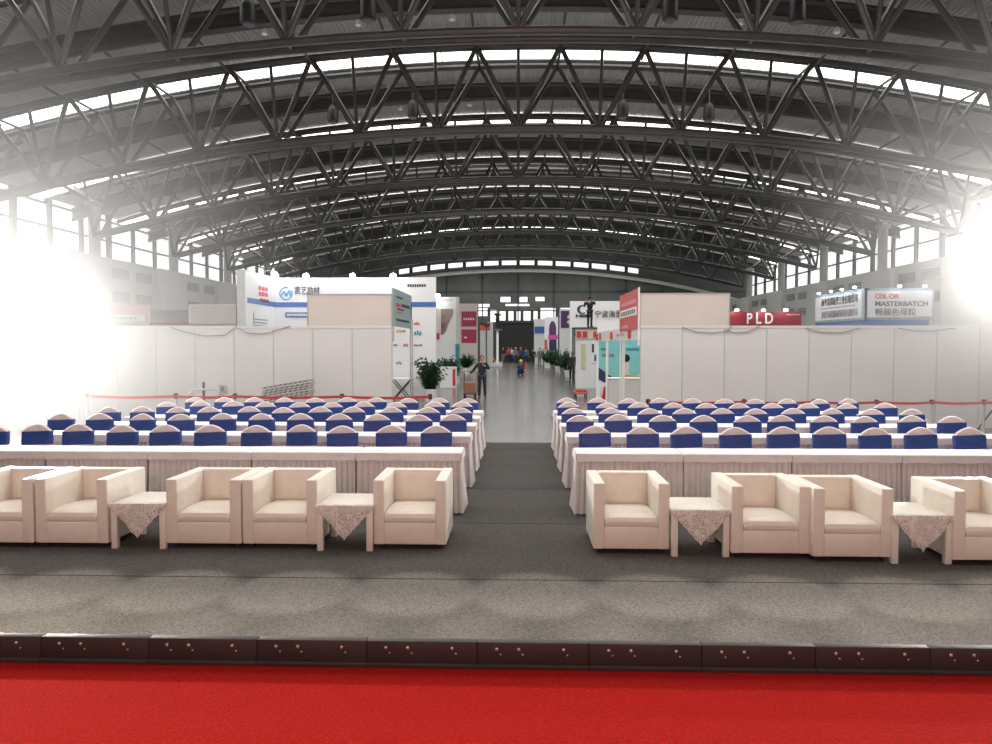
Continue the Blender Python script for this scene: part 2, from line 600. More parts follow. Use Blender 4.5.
# side rooms with vent grilles along both sides
vp = {}
for side, sx, xf in (('left', -1, -22.3), ('right', 1, 22.9)):
    for i in range(6):
        y0 = 34.6 + 9 * i - 9 + (.9 if sx > 0 else 0)
        t = thing('plant_room_wall', f'grey wall section with four slotted vents, {ORD[i]} along the {side} side', 'wall', (xf, y0, 0), 0, 'grey vented wall sections along the hall sides', 'structure')
        a, b_ = (-.0, 3.0) if sx > 0 else (-3.0, 0)
        MB().box(a, b_, 3.6, 9.0, 0, 6.8, .03).build('panel', M['duct'], t)
        a2, b2 = (-.3, 3.0) if sx > 0 else (-3.0, .3)
        MB().box(a2, b2, 0.0, 3.6, 0, 6.75, .03).build('cabinet', M['duct_light'], t)
        for vy in (4.25, 6.75):
            for vz in (4.45, 5.72):
                v = MB().box(-.03, .03, vy, vy + 1.75, vz, vz + .55, .02)
                v = v.build('vent', M['vent'], t)
                lv = MB()
                for q in range(4):
                    lv.box(-.045, .045, vy + .1, vy + 1.65, vz + .07 + q * .12, vz + .10 + q * .12)
                lv.build('louvre', M['duct'], v)

# outer side walls: low parapet, glazing bars, daylight beyond
for side, sx in (('left', -1), ('right', 1)):
    X = sx * (HALF - .3)
    o = MB().box(X - .15, X + .15, -8, END_Y, 0, 6.2).build(f'wall_{side}', M['duct'], smooth=False)
    struct(o, f'grey lower wall under the tall windows on the {side} side of the hall', 'wall')
    w = MB()
    for j in range(31):
        y = -7 + 3.0 * j
        wd = .13 if j % 3 else .2
        w.box(X - .15, X + .15, y - wd, y + wd, 6.2, 10.6)
    o = w.build(f'window_{10 if sx < 0 else 11}', M['steel_dark'], smooth=False)
    struct(o, f'tall glazed strip with dark mullions along the {side} wall', 'window')
    w = MB()
    for z in (6.3, 7.6, 8.9, 10.2):
        w.box(X - .1, X + .1, -8, END_Y, z - .06, z + .06)
    w.build('transom', M['steel_dark'], o, smooth=False)
    o2 = MB().box(X + sx * .05, X + sx * .09, -8, END_Y, 6.2, 10.55).build('pane', M['daylight'], o, smooth=False)

# end wall
E0 = END_Y
o = MB().grid(lambda u, v: Vector((-HALF + 2 * HALF * u, E0, v * arc(-HALF + 2 * HALF * u, ZB + TH + .7))), 40, 1).build('wall_back', M['end_glass'], smooth=False)
struct(o, 'dark glazed end wall of the hall under the last arch', 'wall')
m = MB()
for kk in range(-6, 7):
    x = kk * 4.2
    m.box(x - .07, x + .07, E0 - .2, E0 - .05, 0, arc(x, ZB + .1))
for z in (6.0, 8.2):
    m.box(-HALF, HALF, E0 - .2, E0 - .05, z - .06, z + .06)
m.build('mullion', M['steel_dark'], o, smooth=False)
MB().path([(x, E0 - .5, arc(x, ZB - .25)) for x in [(-HALF + j * HALF / 20) for j in range(41)]], .22, 6).build('arch_rib', M['duct_light'], o)
nwin = 12
spec = []
for (x0, x1, y0, y1) in [(490, 497, 310, 322), (499, 506, 311, 322), (508, 514, 311, 322), (516, 521, 311, 322), (523, 531, 311, 322), (533, 538, 311, 322), (540, 556, 308, 321), (478, 488, 308, 316), (560, 574, 308, 318),
                         (500, 511, 297, 302), (519, 528, 297, 302), (535, 545, 297, 301), (478, 490, 304, 307), (505, 530, 304, 306)]:
    a = at(x0, y1, E0 - .12); b_ = at(x1, y0, E0 - .12)
    w = MB().box(a.x, b_.x, E0 - .16, E0 - .1, a.z, b_.z).build(f'window_{nwin}', M['daylight'], smooth=False)
    struct(w, f'small bright window in the far end wall, {ORD[nwin - 12] if nwin < 24 else "last"} of the daylit panes', 'window')
    fr = MB()
    for xx in (a.x, b_.x):
        fr.box(xx - .06, xx + .06, E0 - .22, E0 - .1, a.z, b_.z)
    fr.build('frame', M['steel_dark'], w, smooth=False)
    nwin += 1
b = MB().grid(lambda u, v: Vector((-14 + 28 * u, E0 - .15, arc(-14 + 28 * u, ZB + .45 + .55 * v))), 24, 1)
o = b.build('window_9', M['daylight'], smooth=False)
struct(o, 'bright clerestory strip curving across the end wall above the pale rib', 'window')
m = MB()
for kk in range(-6, 7):
    x = kk * 2.1
    m.box(x - .2, x + .2, E0 - .22, E0 - .12, arc(x, ZB + .4), arc(x, ZB + 1.05))
m.build('mullion', M['steel_dark'], o, smooth=False)
a = at(498, 347, E0 - 1); b_ = at(537, 323, E0 - 1)
o = MB().box(a.x, b_.x, E0 - .6, E0 - .2, 0, b_.z).build('door_1', M['void'], smooth=False)
struct(o, 'dark open entrance doorway at the far end of the aisle', 'door')
MB().box(a.x - .25, a.x, E0 - .8, E0 - .2, 0, b_.z + .3).box(b_.x, b_.x + .25, E0 - .8, E0 - .2, 0, b_.z + .3).box(a.x, b_.x, E0 - .8, E0 - .2, b_.z, b_.z + .3).build('door_frame', M['steel_dark'], o, smooth=False)
o = MB().box(-HALF, HALF, -8.3, -8, 0, 14).build('wall_front', M['duct'], smooth=False)
struct(o, 'plain wall behind the stage', 'wall')

# ------------------------------------------------------------------ armchairs
AW, AD, AH = .80, .76, .71


def make_armchair():
    t = thing('armchair', 'x', 'armchair')
    for s in (-1, 1):
        b = MB().box(min(s * AW / 2, s * (AW / 2 - .12)), max(s * AW / 2, s * (AW / 2 - .12)), 0, AD, .05, AH, .012, 3)
        b.build('armrest', M['white_leather'], t)
    MB().box(-AW / 2 + .118, AW / 2 - .118, AD - .13, AD, .05, AH - .003, .012, 3).build('backrest', M['white_leather'], t)
    MB().box(-AW / 2 + .118, AW / 2 - .118, .006, .10, .05, .268, .01, 3).build('front_panel', M['white_leather'], t)

    def seat(u, v):
        # closed rounded cushion: u around the profile, v across
        x = (-1 + 2 * v) * (AW / 2 - .124)
        prof = [(.62, .25), (.10, .25), (.03, .258), (.008, .285), (.004, .325), (.02, .362), (.06, .383), (.20, .392), (.40, .385), (.62, .372)]
        f = u * (len(prof) - 1)
        i = min(int(f), len(prof) - 2)
        fr = f - i
        y = prof[i][0] * (1 - fr) + prof[i + 1][0] * fr
        z = prof[i][1] * (1 - fr) + prof[i + 1][1] * fr
        e = abs(-1 + 2 * v)
        if z > .3:
            z -= .018 * max(0, (e - .86) / .14) ** 2
            z += .012 * (1 - e * e) * max(0, 1 - abs(y - .3) / .3)
        return Vector((x, y, z))
    MB().grid(seat, 36, 16).build('seat_cushion', M['white_leather'], t)
    pad = MB().grid(lambda u, v: Vector(((-1 + 2 * u) * (AW / 2 - .124), AD - .128 - .018 * (1 - (2 * u - 1) ** 4) * (1 - (2 * v - 1) ** 4), .36 + (AH - .375) * v)), 20, 10)
    pad.build('back_cushion', M['white_leather'], t)
    for sx in (-1, 1):
        for y in (.07, AD - .07):
            MB().lathe([(.022, 0), (.026, .05)], (sx * (AW / 2 - .07), y, 0), 10).build('foot', M['black_plastic'], t)
    return t


arm = make_armchair()
used = False
# x of left and right front corners and the row depth at the front
AR = [(372.8, 446.6, 546, 'nearest the aisle in the left group'), (242, 318, 545.5, 'beside the aisle-side lace table in the left group'),
      (165.8, 241.4, 545, 'touching the outer lace table, middle of the left group'), (35, 108, 544.5, 'outside the outer lace table in the left group'), (-43, 33.5, 544, 'cut by the left picture edge'),
      (593, 670, 550.6, 'nearest the aisle in the right group'), (731, 811, 555, 'just past the first lace table in the right group'), (812.4, 893.5, 558.5, 'touching the outer lace table, middle of the right group'),
      (953, 1036, 562, 'cut by the right picture edge')]
for xl, xr, yb, where in AR:
    p = onz((xl + xr) / 2, yb, .045)
    Y = p.y
    pl = at(xl, yb - 20, Y); pr = at(xr, yb - 20, Y)
    w = pr.x - pl.x
    o = place(arm, used, ((pl.x + pr.x) / 2, Y, .008), 0, f'cream leather tub armchair {where}', 'armchair', 'cream leather armchairs in the front row')
    o.scale = (min(1.04, max(.93, w / AW * .99)), 1, 1)
    used = True

# side tables with lace cloths
SW, SD, SH = .565, .60, .465


def make_side_table():
    t = thing('side_table', 'x', 'side table')
    MB().box(-SW / 2, SW / 2, 0, SD, SH - .045, SH, .006).build('table_top', M['table_white'], t)
    for sx in (-1, 1):
        for y in (.035, SD - .035):
            MB().box(sx * (SW / 2 - .032) - .03, sx * (SW / 2 - .032) + .03, y - .03, y + .03, 0, SH - .045, .004).build('leg', M['table_white'], t)
    return t


def make_doily():
    t = MB()
    # flat sheet on the table top, then a pointed drop at the front
    n = 28
    top = []
    w = SW / 2 + .012
    drop = .32

    def fn(u, v):
        x = (-1 + 2 * u) * w
        lim = drop * (1 - abs(-1 + 2 * u)) + .022 + .010 * abs(math.sin(u * PI * 11))
        z = -lim * v
        y = -.012 - .012 * math.sin(u * PI * 6) * v - .03 * v * (1 - v)
        return Vector((x, y, SH + .004 + z))
    t.grid(fn, 66, 10)
    t.grid(lambda u, v: Vector(((-1 + 2 * u) * w, -.012 + .07 * v, SH + .004)), 66, 3)
    bmesh.ops.remove_doubles(t.bm, verts=t.bm.verts[:], dist=.0005)
    o = t.build('lace_tablecloth', M['lace'])
    return o


st = make_side_table(); dy = make_doily()
used = False
ST = [(318, 371, 551.4, 'nearer the aisle on the left'), (111.5, 164.5, 549, 'farther from the aisle on the left'), (672, 729.5, 557.2, 'nearer the aisle on the right'), (895, 950.5, 564.3, 'farther from the aisle on the right')]
for xl, xr, yb, where in ST:
    Y = onz((xl + xr) / 2, yb, .008).y
    c = (at(xl, 540, Y).x + at(xr, 540, Y).x) / 2
    place(st, used, (c, Y, .008), 0, f'low cream side table with square legs {where}', 'side table', 'low cream side tables')
    d = dy.copy() if used else dy
    if used: col.objects.link(d)
    d.location = (c, Y, .008)
    tag(d, f'pointed white lace cloth hanging over the side table {where}', 'tablecloth', 'lace cloths on the side tables')
    used = True

# ------------------------------------------------------------------ skirted tables
TW, TD, THT = 1.305, .50, .755


def pleat(s, v, amp):
    sq = 2 * abs(math.sin(s * PI / .07 + .6 * math.sin(s * 7))) ** .55 - 1
    return amp * sq * (.35 + .65 * v) + .012 * v * math.sin(s * 5.3 + 1)


def make_table(end):
    """end: +1 the aisle end is at +x, -1 at -x, 0 in the middle of a row"""
    t = thing('skirted_table', 'x', 'table')
    hw = TW / 2 - .004
    b = MB()
    b.box(-hw, hw, 0, TD, THT - .03, THT, .012, 3)
    dropz = .085

    def front(u, v):
        x = (-1 + 2 * u) * hw
        return Vector((x, -.006 - .006 * v - .004 * math.sin(x * 9) * v, THT - .012 - dropz * v - .004 * math.sin(x * 17) * v))
    b.grid(front, 40, 4)
    b.grid(lambda u, v: Vector(((-1 + 2 * u) * hw, TD + .006, THT - .012 - dropz * v)), 4, 2)
    if end:
        b.grid(lambda u, v: Vector((end * (hw + .006 + .006 * v), TD * u, THT - .012 - dropz * v)), 10, 3)
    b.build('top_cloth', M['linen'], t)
    zt = THT - .075
    # the skirt runs along back-front around the aisle end
    pts = []
    if end:
        segs = [((-end * hw, TD), (-end * hw, 0)), ((-end * hw, 0), (end * hw, 0)), ((end * hw, 0), (end * hw, TD)), ((end * hw, TD), (-end * hw, TD))]
    else:
        segs = [((-hw, TD), (-hw, 0)), ((-hw, 0), (hw, 0)), ((hw, 0), (hw, TD)), ((hw, TD), (-hw, TD))]
    s0 = 0
    path = []
    for (a, c) in segs:
        a, c = Vector((*a, 0)), Vector((*c, 0))
        L = (c - a).length
        nrm = Vector(((c - a).y, -(c - a).x, 0)).normalized()
        ctr = Vector((0, TD / 2, 0))
        if nrm.dot((a + c) / 2 - ctr) < 0: nrm = -nrm
        npt = int(L / .006)
        for i in range(npt):
            path.append((a + (c - a) * (i / npt), nrm, s0 + L * i / npt))
        s0 += L
    path.append((Vector((*segs[0][0], 0)), path[-1][1], s0))
    rows = [0, .12, .45, 1.0]
    vs = []
    for p, nrm, s in path:
        colm = []
        inner = abs(nrm.x) > .5 and (not end or nrm.x * end < 0)
        for v in rows:
            fl = 0.0 if inner else (.03 * v if abs(nrm.y) > .5 else .04 * v * v)
            q = p + nrm * ((0.0 if inner else pleat(s, v, .024) - .02) + fl - (.012 if inner else 0.0))
            if end and abs(nrm.y) > .5:
                # the corner flares outward at the hem
                k_ = max(0, (p.x * end - hw + .2) / .2)
                q.x += end * .02 * v * v * k_
            z = zt * (1 - v) + .012
            colm.append((q.x, q.y, z))
        vs.append(colm)
    b = MB()
    b.grid(lambda u, v: Vector(vs[round(u * (len(vs) - 1))][round(v * 3)]), len(vs) - 1, 3)
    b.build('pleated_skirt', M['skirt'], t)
    return t


tp = {1: make_table(1), -1: make_table(-1), 0: make_table(0)}
tu = {1: False, -1: False, 0: False}
TROW = [8.72, 10.32, 11.64, 12.82, 13.93]
for side, s in (('left', -1), ('right', 1)):
    for ri, Y in enumerate(TROW):
        for k_ in range(5):
            x = s * (.69 + TW / 2 + k_ * TW) + (.02 if s > 0 else 0)
            e = -s if k_ == 0 else 0
            rw = ['front row', 'second row', 'third row', 'fourth row', 'back row'][ri]
            place(tp[e], tu[e], (x, Y, .009), 0, f'white skirted table, {ORD[k_]} from the aisle in the {rw}, {side} block', 'table', 'white skirted tables in rows')
            tu[e] = True

# ------------------------------------------------------------------ banquet chairs
CWD = .43
CHH = .955


def make_chair():
    t = thing('banquet_chair', 'x', 'chair')
    b = MB()
    # backrest shell: rounded arch outline with thickness, leaning back a little
    hw = CWD / 2
    n = 18
    zs = CHH - .105

    def outline():
        pts = [(-hw + .012, .45), (-hw, .6), (-hw, zs - .02)]
        for i in range(n + 1):
            a = -1 + 2 * i / n
            x = a * (hw - .0)
            z = zs + (CHH - zs) * (max(0, 1 - abs(a) ** 1.75)) ** .88
            pts.append((x, z))
        pts += [(hw, zs - .02), (hw, .6), (hw - .012, .45)]
        return pts
    ol = outline()
    front, back, mid = [], [], []
    for x, z in ol:
        lean = .10 * (z - .45)
        front.append(b.bm.verts.new((x * .93, -.028 + lean, z - (.008 if z > zs else 0))))
        mid.append(b.bm.verts.new((x, lean, z)))
        back.append(b.bm.verts.new((x * .93, .028 + lean, z - (.008 if z > zs else 0))))
    for ra, rb in ((front, mid), (mid, back)):
        for i in range(len(ol) - 1):
            b.bm.faces.new((ra[i], ra[i + 1], rb[i + 1], rb[i]))
    m_ = len(ol) // 2
    for r_ in (front, back):
        L = len(r_)
        for i in range(L // 2):
            a, c, d, e = r_[i], r_[i + 1], r_[L - 2 - i], r_[L - 1 - i]
            if len({a, c, d, e}) == 4: b.bm.faces.new((a, c, d, e))
            elif len({a, c, e}) == 3: b.bm.faces.new((a, c, e))
    b.build('back_cover', M['cover'], t)
    # seat with the cover falling to the floor
    b = MB()
    rings = []
    for z, g, amp in ((.475, -.03, 0), (.48, .0, 0), (.46, .012, 0), (.30, .016, .004), (.01, .035, .012)):
        ring = []
        N = 64
        for i in range(N):
            a = 2 * PI * i / N
            ca, sa = math.cos(a), math.sin(a)
            ex = .35
            x = math.copysign(abs(ca) ** ex, ca) * (.21 + g)
            y = -.20 + math.copysign(abs(sa) ** ex, sa) * (.225 + g)
            w = amp * math.sin(i * 2 * PI / 5.5)
            ring.append(b.bm.verts.new((x + ca * w, min(y + sa * w, .05), z)))
        rings.append(ring)
    for a, c in zip(rings, rings[1:]):
        for i in range(len(a)):
            b.bm.faces.new((a[i], a[(i + 1) % len(a)], c[(i + 1) % len(a)], c[i]))
    b.bm.faces.new(rings[0])
    b.build('seat_cover', M['cover'], t)
    # wide sash around the back, bow behind
    b = MB()
    z0, z1 = .665, .852
    N = 40
    rows = 6

    def sash(u, v):
        a = 2 * PI * u
        ca, sa = math.cos(a), math.sin(a)
        z = z0 + (z1 - z0) * v
        x = math.copysign(abs(ca) ** .28, ca) * (hw + .007)
        y = math.copysign(abs(sa) ** .5, sa) * .04 + .10 * (z - .45)
        return Vector((x, y - .004 * math.sin(v * 9 + x * 7), z + .006 * math.sin(x * 8)))
    b.grid(sash, N, rows)
    sash_o = b.build('sash', M['blue'], t)
    b = MB()
    for s in (-1, 1):
        b.ball((s * .07, .095, .76), .065, 1, .35, .6, 10, 6)
        b.grid(lambda u, v: Vector((s * (.02 + .07 * v) + .03 * (u - .5), .085 + .02 * math.sin(u * 6), .74 - .26 * v)), 4, 5)
    b.ball((0, .10, .76), .03, 1, .8, 1, 8, 6)
    b.build('bow', M['blue'], sash_o)
    return t


ch = make_chair()
used = False
CROW = [9.88, 11.48, 12.74, 13.92, 15.02]
CX = {'right': [[595, 643, 687, 736, 784, 830, 876, 922, 971, 1018], [580, 618.5, 663, 704, 748, 782, 825, 866, 913, 953], [574, 611, 650, 685, 723, 756.5, 794, 833, 873, 913],
                [569, 607, 639, 674, 707, 740, 773, 809, 848, 886], [567, 598, 629, 660, 693, 725, 756, 788, 820, 849]],
      'left': [[436, 391, 342, 301, 255.6, 209.6, 164.6, 121.5, 77, 36, -8], [453, 418.7, 377, 339, 300, 261, 222, 180, 141.6, 99, 60], [460, 428, 391, 353, 320, 283, 249, 208.7, 177, 141.6, 108],
               [462, 434.5, 396, 363.6, 332, 299, 265, 232.6, 200, 166.5], [468, 439, 408, 376, 347, 315, 284, 254, 224, 195]]}
rr = random.Random(3)
for side in ('left', 'right'):
    for ri, Y in enumerate(CROW):
        for k_, px in enumerate(CX[side][ri]):
            p = at(px, 344 + 1.3 * F / Y, Y)
            rw = ['front row', 'second row', 'third row', 'fourth row', 'back row'][ri]
            o = place(ch, used, (p.x, Y, .009), R(rr.uniform(-5, 5)), f'white covered chair with blue sash, {ORD[k_]} from the aisle, {rw}, {side} block', 'chair', 'white covered chairs with blue sashes')
            o.scale = (1, 1, 1 + rr.uniform(-.008, .012))
            used = True

# ------------------------------------------------------------------ white partition walls
PY = 18.2
PTOP = at(300, 326, PY).z


def partition(name, label, x0, n, d, ptop):
    t = thing(name, label, 'partition wall', (x0, PY, 0))
    pw = 1.02 if d < 0 else 1.05
    for i in range(n):
        a, b_ = d * i * pw, d * (i + 1) * pw
        MB().box(min(a, b_) + .014, max(a, b_) - .014, 0, .02, .06, ptop - .07).build('panel', M['panel_white'], t, smooth=False)
    for i in range(n + 1):
        MB().tube((d * i * pw, .01, 0), (d * i * pw, .01, ptop), .013, 8).build('post', M['duct_light'], t)
    a, b_ = sorted((0, d * n * pw))
    MB().box(a, b_, -.012, .032, ptop - .07, ptop, .004).build('rail', M['panel_white'], t, smooth=False)
    MB().box(a, b_, -.012, .032, .0, .06, .004).build('rail', M['panel_white'], t, smooth=False)
    return t


XL = at(392, 350, PY).x
XR = at(640.5, 350, PY).x
partition('partition_wall', 'white modular partition wall behind the left block of chairs', XL, 12, -1, PTOP)
partition('partition_wall', 'white modular partition wall behind the right block of chairs', XR, 11, 1, PTOP)

# cream header boards above the aisle ends of the partitions
for side, x0, x1, y0, y1, lb in (('left', 308, 391.5, 295, 326, 'plain cream header board on top of the left partition wall'), ('right', 640.5, 729.5, 294, 326, 'plain cream header board on top of the right partition wall')):
    a = at(x0, y1, PY); b_ = at(x1, y0, PY)
    t = thing('header_board', lb, 'header board', (a.x, PY, PTOP))
    MB().box(0, b_.x - a.x, 0, .04, 0, b_.z - PTOP).build('board', M['panel_cream'], t, smooth=False)
    w = b_.x - a.x
    h = b_.z - PTOP
    MB().box(0, w, -.01, .05, h, h + .03).box(-.02, .01, -.01, .05, 0, h + .03).box(w - .01, w + .02, -.01, .05, 0, h + .03).build('edge_trim', M['alu'], t, smooth=False)

# swagged cables on top of the partitions
for nm, pts_ in (('cable draped along the top of the left partition, inner swag', [(235, 327), (248, 333), (262, 334), (275, 331), (290, 326)]), ('cable draped along the top of the left partition, outer swag', [(170, 327), (185, 332), (205, 336), (225, 335), (236, 327)]),
                 ('cable draped along the top of the right partition, inner swag', [(682, 327), (696, 332), (712, 333), (728, 331), (732, 325)]), ('cable swag on the right partition under the red sign', [(726, 330), (735, 333), (748, 332), (760, 326)]),
                 ('cable draped along the top of the right partition, outer swag', [(806, 328), (820, 332), (840, 333), (860, 328)]), ('cable swag on the right partition under the colour sign', [(898, 328), (915, 331), (935, 331), (955, 328)])):
    b = MB()
    p3 = [at(x, y, PY - .035) for x, y in pts_]
    fine = []
    for i in range(len(p3) - 1):
        for q in range(4):
            fine.append(p3[i].lerp(p3[i + 1], q / 4))
    fine.append(p3[-1])
    o = b.path(fine, .011, 6).build('cable', M['ink_grey'])
    tag(o, nm, 'cable', 'cables along the partition tops')
p = at(223, 389, PY - .02)
t = thing('wall_socket', 'small grey socket box on the left partition wall', 'socket', p)
MB().box(-.09, .09, -.03, .01, -.11, .11, .01).build('plate', M['duct'], t)
MB().box(-.05, .05, -.036, -.028, -.06, .06, .004).build('cover', M['ink_grey'], t)

# ------------------------------------------------------------------ stanchions with red belts
BY = 15.75
sp = None


def stanchion(px, lab, nxt, k=1.0):
    p = at(px, 400, BY)
    t = thing('belt_stanchion', lab, 'stanchion', (p.x, BY, 0), 0, 'belt stanchions behind the chairs')
    MB().lathe([(.17, 0), (.17, .02), (.14, .035), (.03, .05)], seg=18).build('base', M['black_plastic'], t)
    MB().tube((0, 0, .04), (0, 0, .93), .03, 12).build('post', M['alu'], t)
    MB().lathe([(.032, .88), (.05, .9), (.05, .98), (.035, 1.0)], seg=14).build('head', M['black_plastic'], t)
    if nxt is not None:
        q = at(nxt, 400, BY).x - p.x
        b = MB().grid(lambda u, v: Vector((q * u, -.052, .905 + .06 * v - .03 * math.sin(PI * u))), 10, 1)
        b.build('belt', M['belt'], t)
    t.scale = (1, 1, k)
    return t


L_ = [430, 342, 235, 176, 87]
for i, px in enumerate(L_):
    stanchion(px, f'belt stanchion with red belt, {ORD[i]} from the aisle behind the left chairs', L_[i + 1] if i < 4 else None)
R_ = [648, 744, 814, 877, 932, 984, 1040]
for i, px in enumerate(R_):
    stanchion(px, f'belt stanchion with red belt, {ORD[i]} from the aisle behind the right chairs', R_[i + 1] if i < 6 else None, .9)

# pile of metal planks on a crate against the left partition
c0 = at(287, 398, 17.3)
t = thing('storage_crate', 'low grey crate under the planks at the left partition', 'crate', (c0.x, 17.3, 0))
MB().box(-.55, .55, -.25, .25, .04, .62, .01).build('body', M['duct'], t)
MB().box(-.57, .57, -.27, .27, .62, .67, .008).build('lid', M['duct_light'], t)
MB().box(-.5, -.4, -.25, .25, 0, .04).box(.4, .5, -.25, .25, 0, .04).build('runner', M['strip_dark'], t)
for k_ in range(7):
    t = thing('metal_plank', f'slotted grey metal plank piled at the left partition, {ORD[k_]} from the bottom', 'plank', (c0.x + .02 * (k_ % 3), 17.3 + .01 * k_, .725 + .062 * k_), 0, 'slotted metal planks in a pile')
    t.rotation_euler = (0, R(-9.5), R(2 * (k_ % 2)))
    MB().box(-.62, .62, -.14, .14, 0, .045, .005).build('plank', M['plate'], t)
    sl = MB()
    for q in range(9):
        sl.poly([(-.56 + q * .125, -.1415, .004), (-.50 + q * .125, -.1415, .004), (-.45 + q * .125, -.1415, .041), (-.51 + q * .125, -.1415, .041)], .002)
    sl.build('slot', M['strip_dark'], t, smooth=False)
c1 = at(205, 400, 16.6)
t = thing('hand_trolley', 'grey tubular hand trolley standing before the left partition', 'trolley', (c1.x, 16.6, 0))
MB().path([(-.35, 0, .12), (-.35, 0, .95), (-.28, 0, 1.03), (.28, 0, 1.03), (.35, 0, .95), (.35, 0, .12)], .022, 8).build('handle', M['alu'], t)
MB().box(-.4, .4, -.5, .1, .12, .16, .01).build('deck', M['plate'], t)
MB().tube((-.05, .05, .16), (-.05, .05, 1.2), .03, 8).build('post', M['ink'], t)
for sx in (-1, 1):
    for y in (-.4, .02):
        MB().tube((sx * .33 - .02, y, .06), (sx * .33 + .02, y, .06), .06, 12).build('wheel', M['black_plastic'], t)

# ------------------------------------------------------------------ booth beyond the left partition (blue stripe, round logo)
BF = 27.0
bx0 = at(276, 340, BF).x
bx1 = at(436, 340, BF).x
btop = at(360, 277.5, BF).z
t = thing('exhibition_booth', 'white exhibition booth with a blue stripe and round blue logo', 'booth', (bx0, BF, 0))
W = bx1 - bx0
MB().box(0, W, 0, .15, 0, btop, .01).build('wall', M['booth_white'], t, smooth=False)
ry0 = 24.0
MB().box(-.3, 0, ry0 - BF, .15, 0, btop, .01).build('wall', M['booth_white'], t, smooth=False)
zs = at(360, 304.5, BF).z
MB().box(0, W, -.012, 0, zs - .09, zs + .09).box(-.0, .012, ry0 - BF + .15, 0, zs - .09, zs + .09).build('stripe', M['stripe_blue'], t, smooth=False)
# logo ring with M strokes
lc = at(286, 293.5, BF) - Vector((bx0, BF, 0))
b = MB()
N = 32
for i in range(N - 3):
    a0 = R(70) + 2 * PI * i / N
    a1 = R(70) + 2 * PI * (i + 1) / N
    w0 = .17 - .10 * (i / N)
    ro = .255
    b.poly([(lc.x + ro * math.cos(a0), -.02, lc.z + ro * math.sin(a0)), (lc.x + ro * math.cos(a1), -.02, lc.z + ro * math.sin(a1)), (lc.x + (ro - w0 * .35) * math.cos(a1), -.02, lc.z + (ro - w0 * .35) * math.sin(a1)), (lc.x + (ro - w0 * .35) * math.cos(a0), -.02, lc.z + (ro - w0 * .35) * math.sin(a0))])
b.build('logo_ring', M['logo_blue'], t, smooth=False)
b = MB()
for (xa, za, xb, zb) in [(-.20, -.12, -.08, .10), (-.08, .10, .02, -.10), (.02, -.10, .13, .12), (.13, .12, .19, -.12)]:
    b.poly([(lc.x + xa - .035, -.024, lc.z + za), (lc.x + xa + .035, -.024, lc.z + za), (lc.x + xb + .035, -.024, lc.z + zb), (lc.x + xb - .035, -.024, lc.z + zb)])
b.build('logo_letter', M['logo_light'], t, smooth=False)
lp = at(294.5, 291, BF) - Vector((bx0, BF, 0))
text('凯艺励材', .34, M['ink'], t, (lp.x, -.02, lp.z), align='LEFT', bold=0, fit=.94)
lp = at(286, 315, BF) - Vector((bx0, BF, 0))
MB().box(lp.x - .02, lp.x + .9, -.02, 0, lp.z - .09, lp.z + .10).build('plaque', M['stripe_blue'], t, smooth=False)
ms = MB()
for q in range(9):
    ms.box(lp.x + .05 + q * .09, lp.x + .11 + q * .09, -.026, -.02, lp.z - .04, lp.z + .05)
ms.build('plaque_lettering', M['white_paint'], t, smooth=False)
# marks on the return wall
rm = MB()
for (yy, zz, w_, h_) in [(-1.75, 3.82, .25, .15), (-1.75, 4.02, .25, .15), (-1.65, 3.60, .22, .14)]:
    for q in range(3):
        rm.box(.0, .012, yy + q * .32, yy + q * .32 + .24, zz, zz + h_)
rm.build('red_lettering', M['red_bright'], t, smooth=False)
rm = MB()
for q in range(4):
    rm.box(0, .012, -2.2, -1.0 + .1 * (q % 2), 2.62 + q * .11, 2.66 + q * .11)
rm.box(0, .012, -2.32, -2.28, 2.3, 3.2)
rm.build('small_print', M['ink_grey'], t, smooth=False)
# client marks on the right portion
cm = [(399, 331, .10, 'orange'), (404, 331, .07, 'ink'), (417, 323.5, .10, 'red_bright'), (418, 333, .14, 'teal_dark'), (395.5, 345, .07, 'ink'), (406, 345, .09, 'red_bright'), (416, 345, .08, 'red_bright'), (420.5, 345, .07, 'ink'),
      (399, 363, .10, 'ink_grey'), (412, 363.5, .05, 'ink'), (417, 363, .08, 'ink_grey')]
for px, py, s_, mt in cm:
    q = at(px, py, BF) - Vector((bx0, BF, 0))
    b = MB()
    for j in range(3):
        b.box(q.x - s_ + j * s_ * .7, q.x - s_ + j * s_ * .7 + s_ * .5, -.014, 0, q.z - s_ * .6 + .02 * (j % 2), q.z + s_ * .6 - .03 * ((j + 1) % 2))
    b.build('client_logo', M[mt], t, smooth=False)
q = at(417, 285.5, BF) - Vector((bx0, BF, 0))
b = MB()
for j in range(8):
    b.box(q.x - .36 + j * .09, q.x - .36 + j * .09 + .065, -.014, 0, q.z - .05, q.z + .05)
b.build('small_print', M['ink'], t, smooth=False)
MB().box(at(412.6, 340, BF).x - bx0 - .01, at(412.6, 340, BF).x - bx0 + .01, -.012, 0, 0, 3.0).build('seam', M['ink_grey'], t, smooth=False)
# spotlights on top of that booth
for px, lab in ((263, 'leftmost of the row'), (279, 'second from left'), (309, 'above the lettering'), (355, 'middle of the row'), (395, 'above the teal screen')):
    Yl = BF if px > 276 else 25.7
    q = at(px, 277, Yl)
    if px < 276: q.x = bx0 + .02
    l = thing('booth_spotlight', f'glaring white arm spotlight on the blue striped booth, {lab}', 'spotlight', (q.x, Yl, btop), 0, 'arm spotlights on the booth tops')
    dx, dyv = (0, -.4) if px > 276 else (.4, 0)
    MB().path([(0, .05, 0), (0, .05, .12), (dx, dyv, .16)], .015, 6).build('arm', M['alu'], l)
    MB().ball((dx, dyv, .02), .11, 1, 1, .8).build('lamp_head', M['spot_glow'], l)

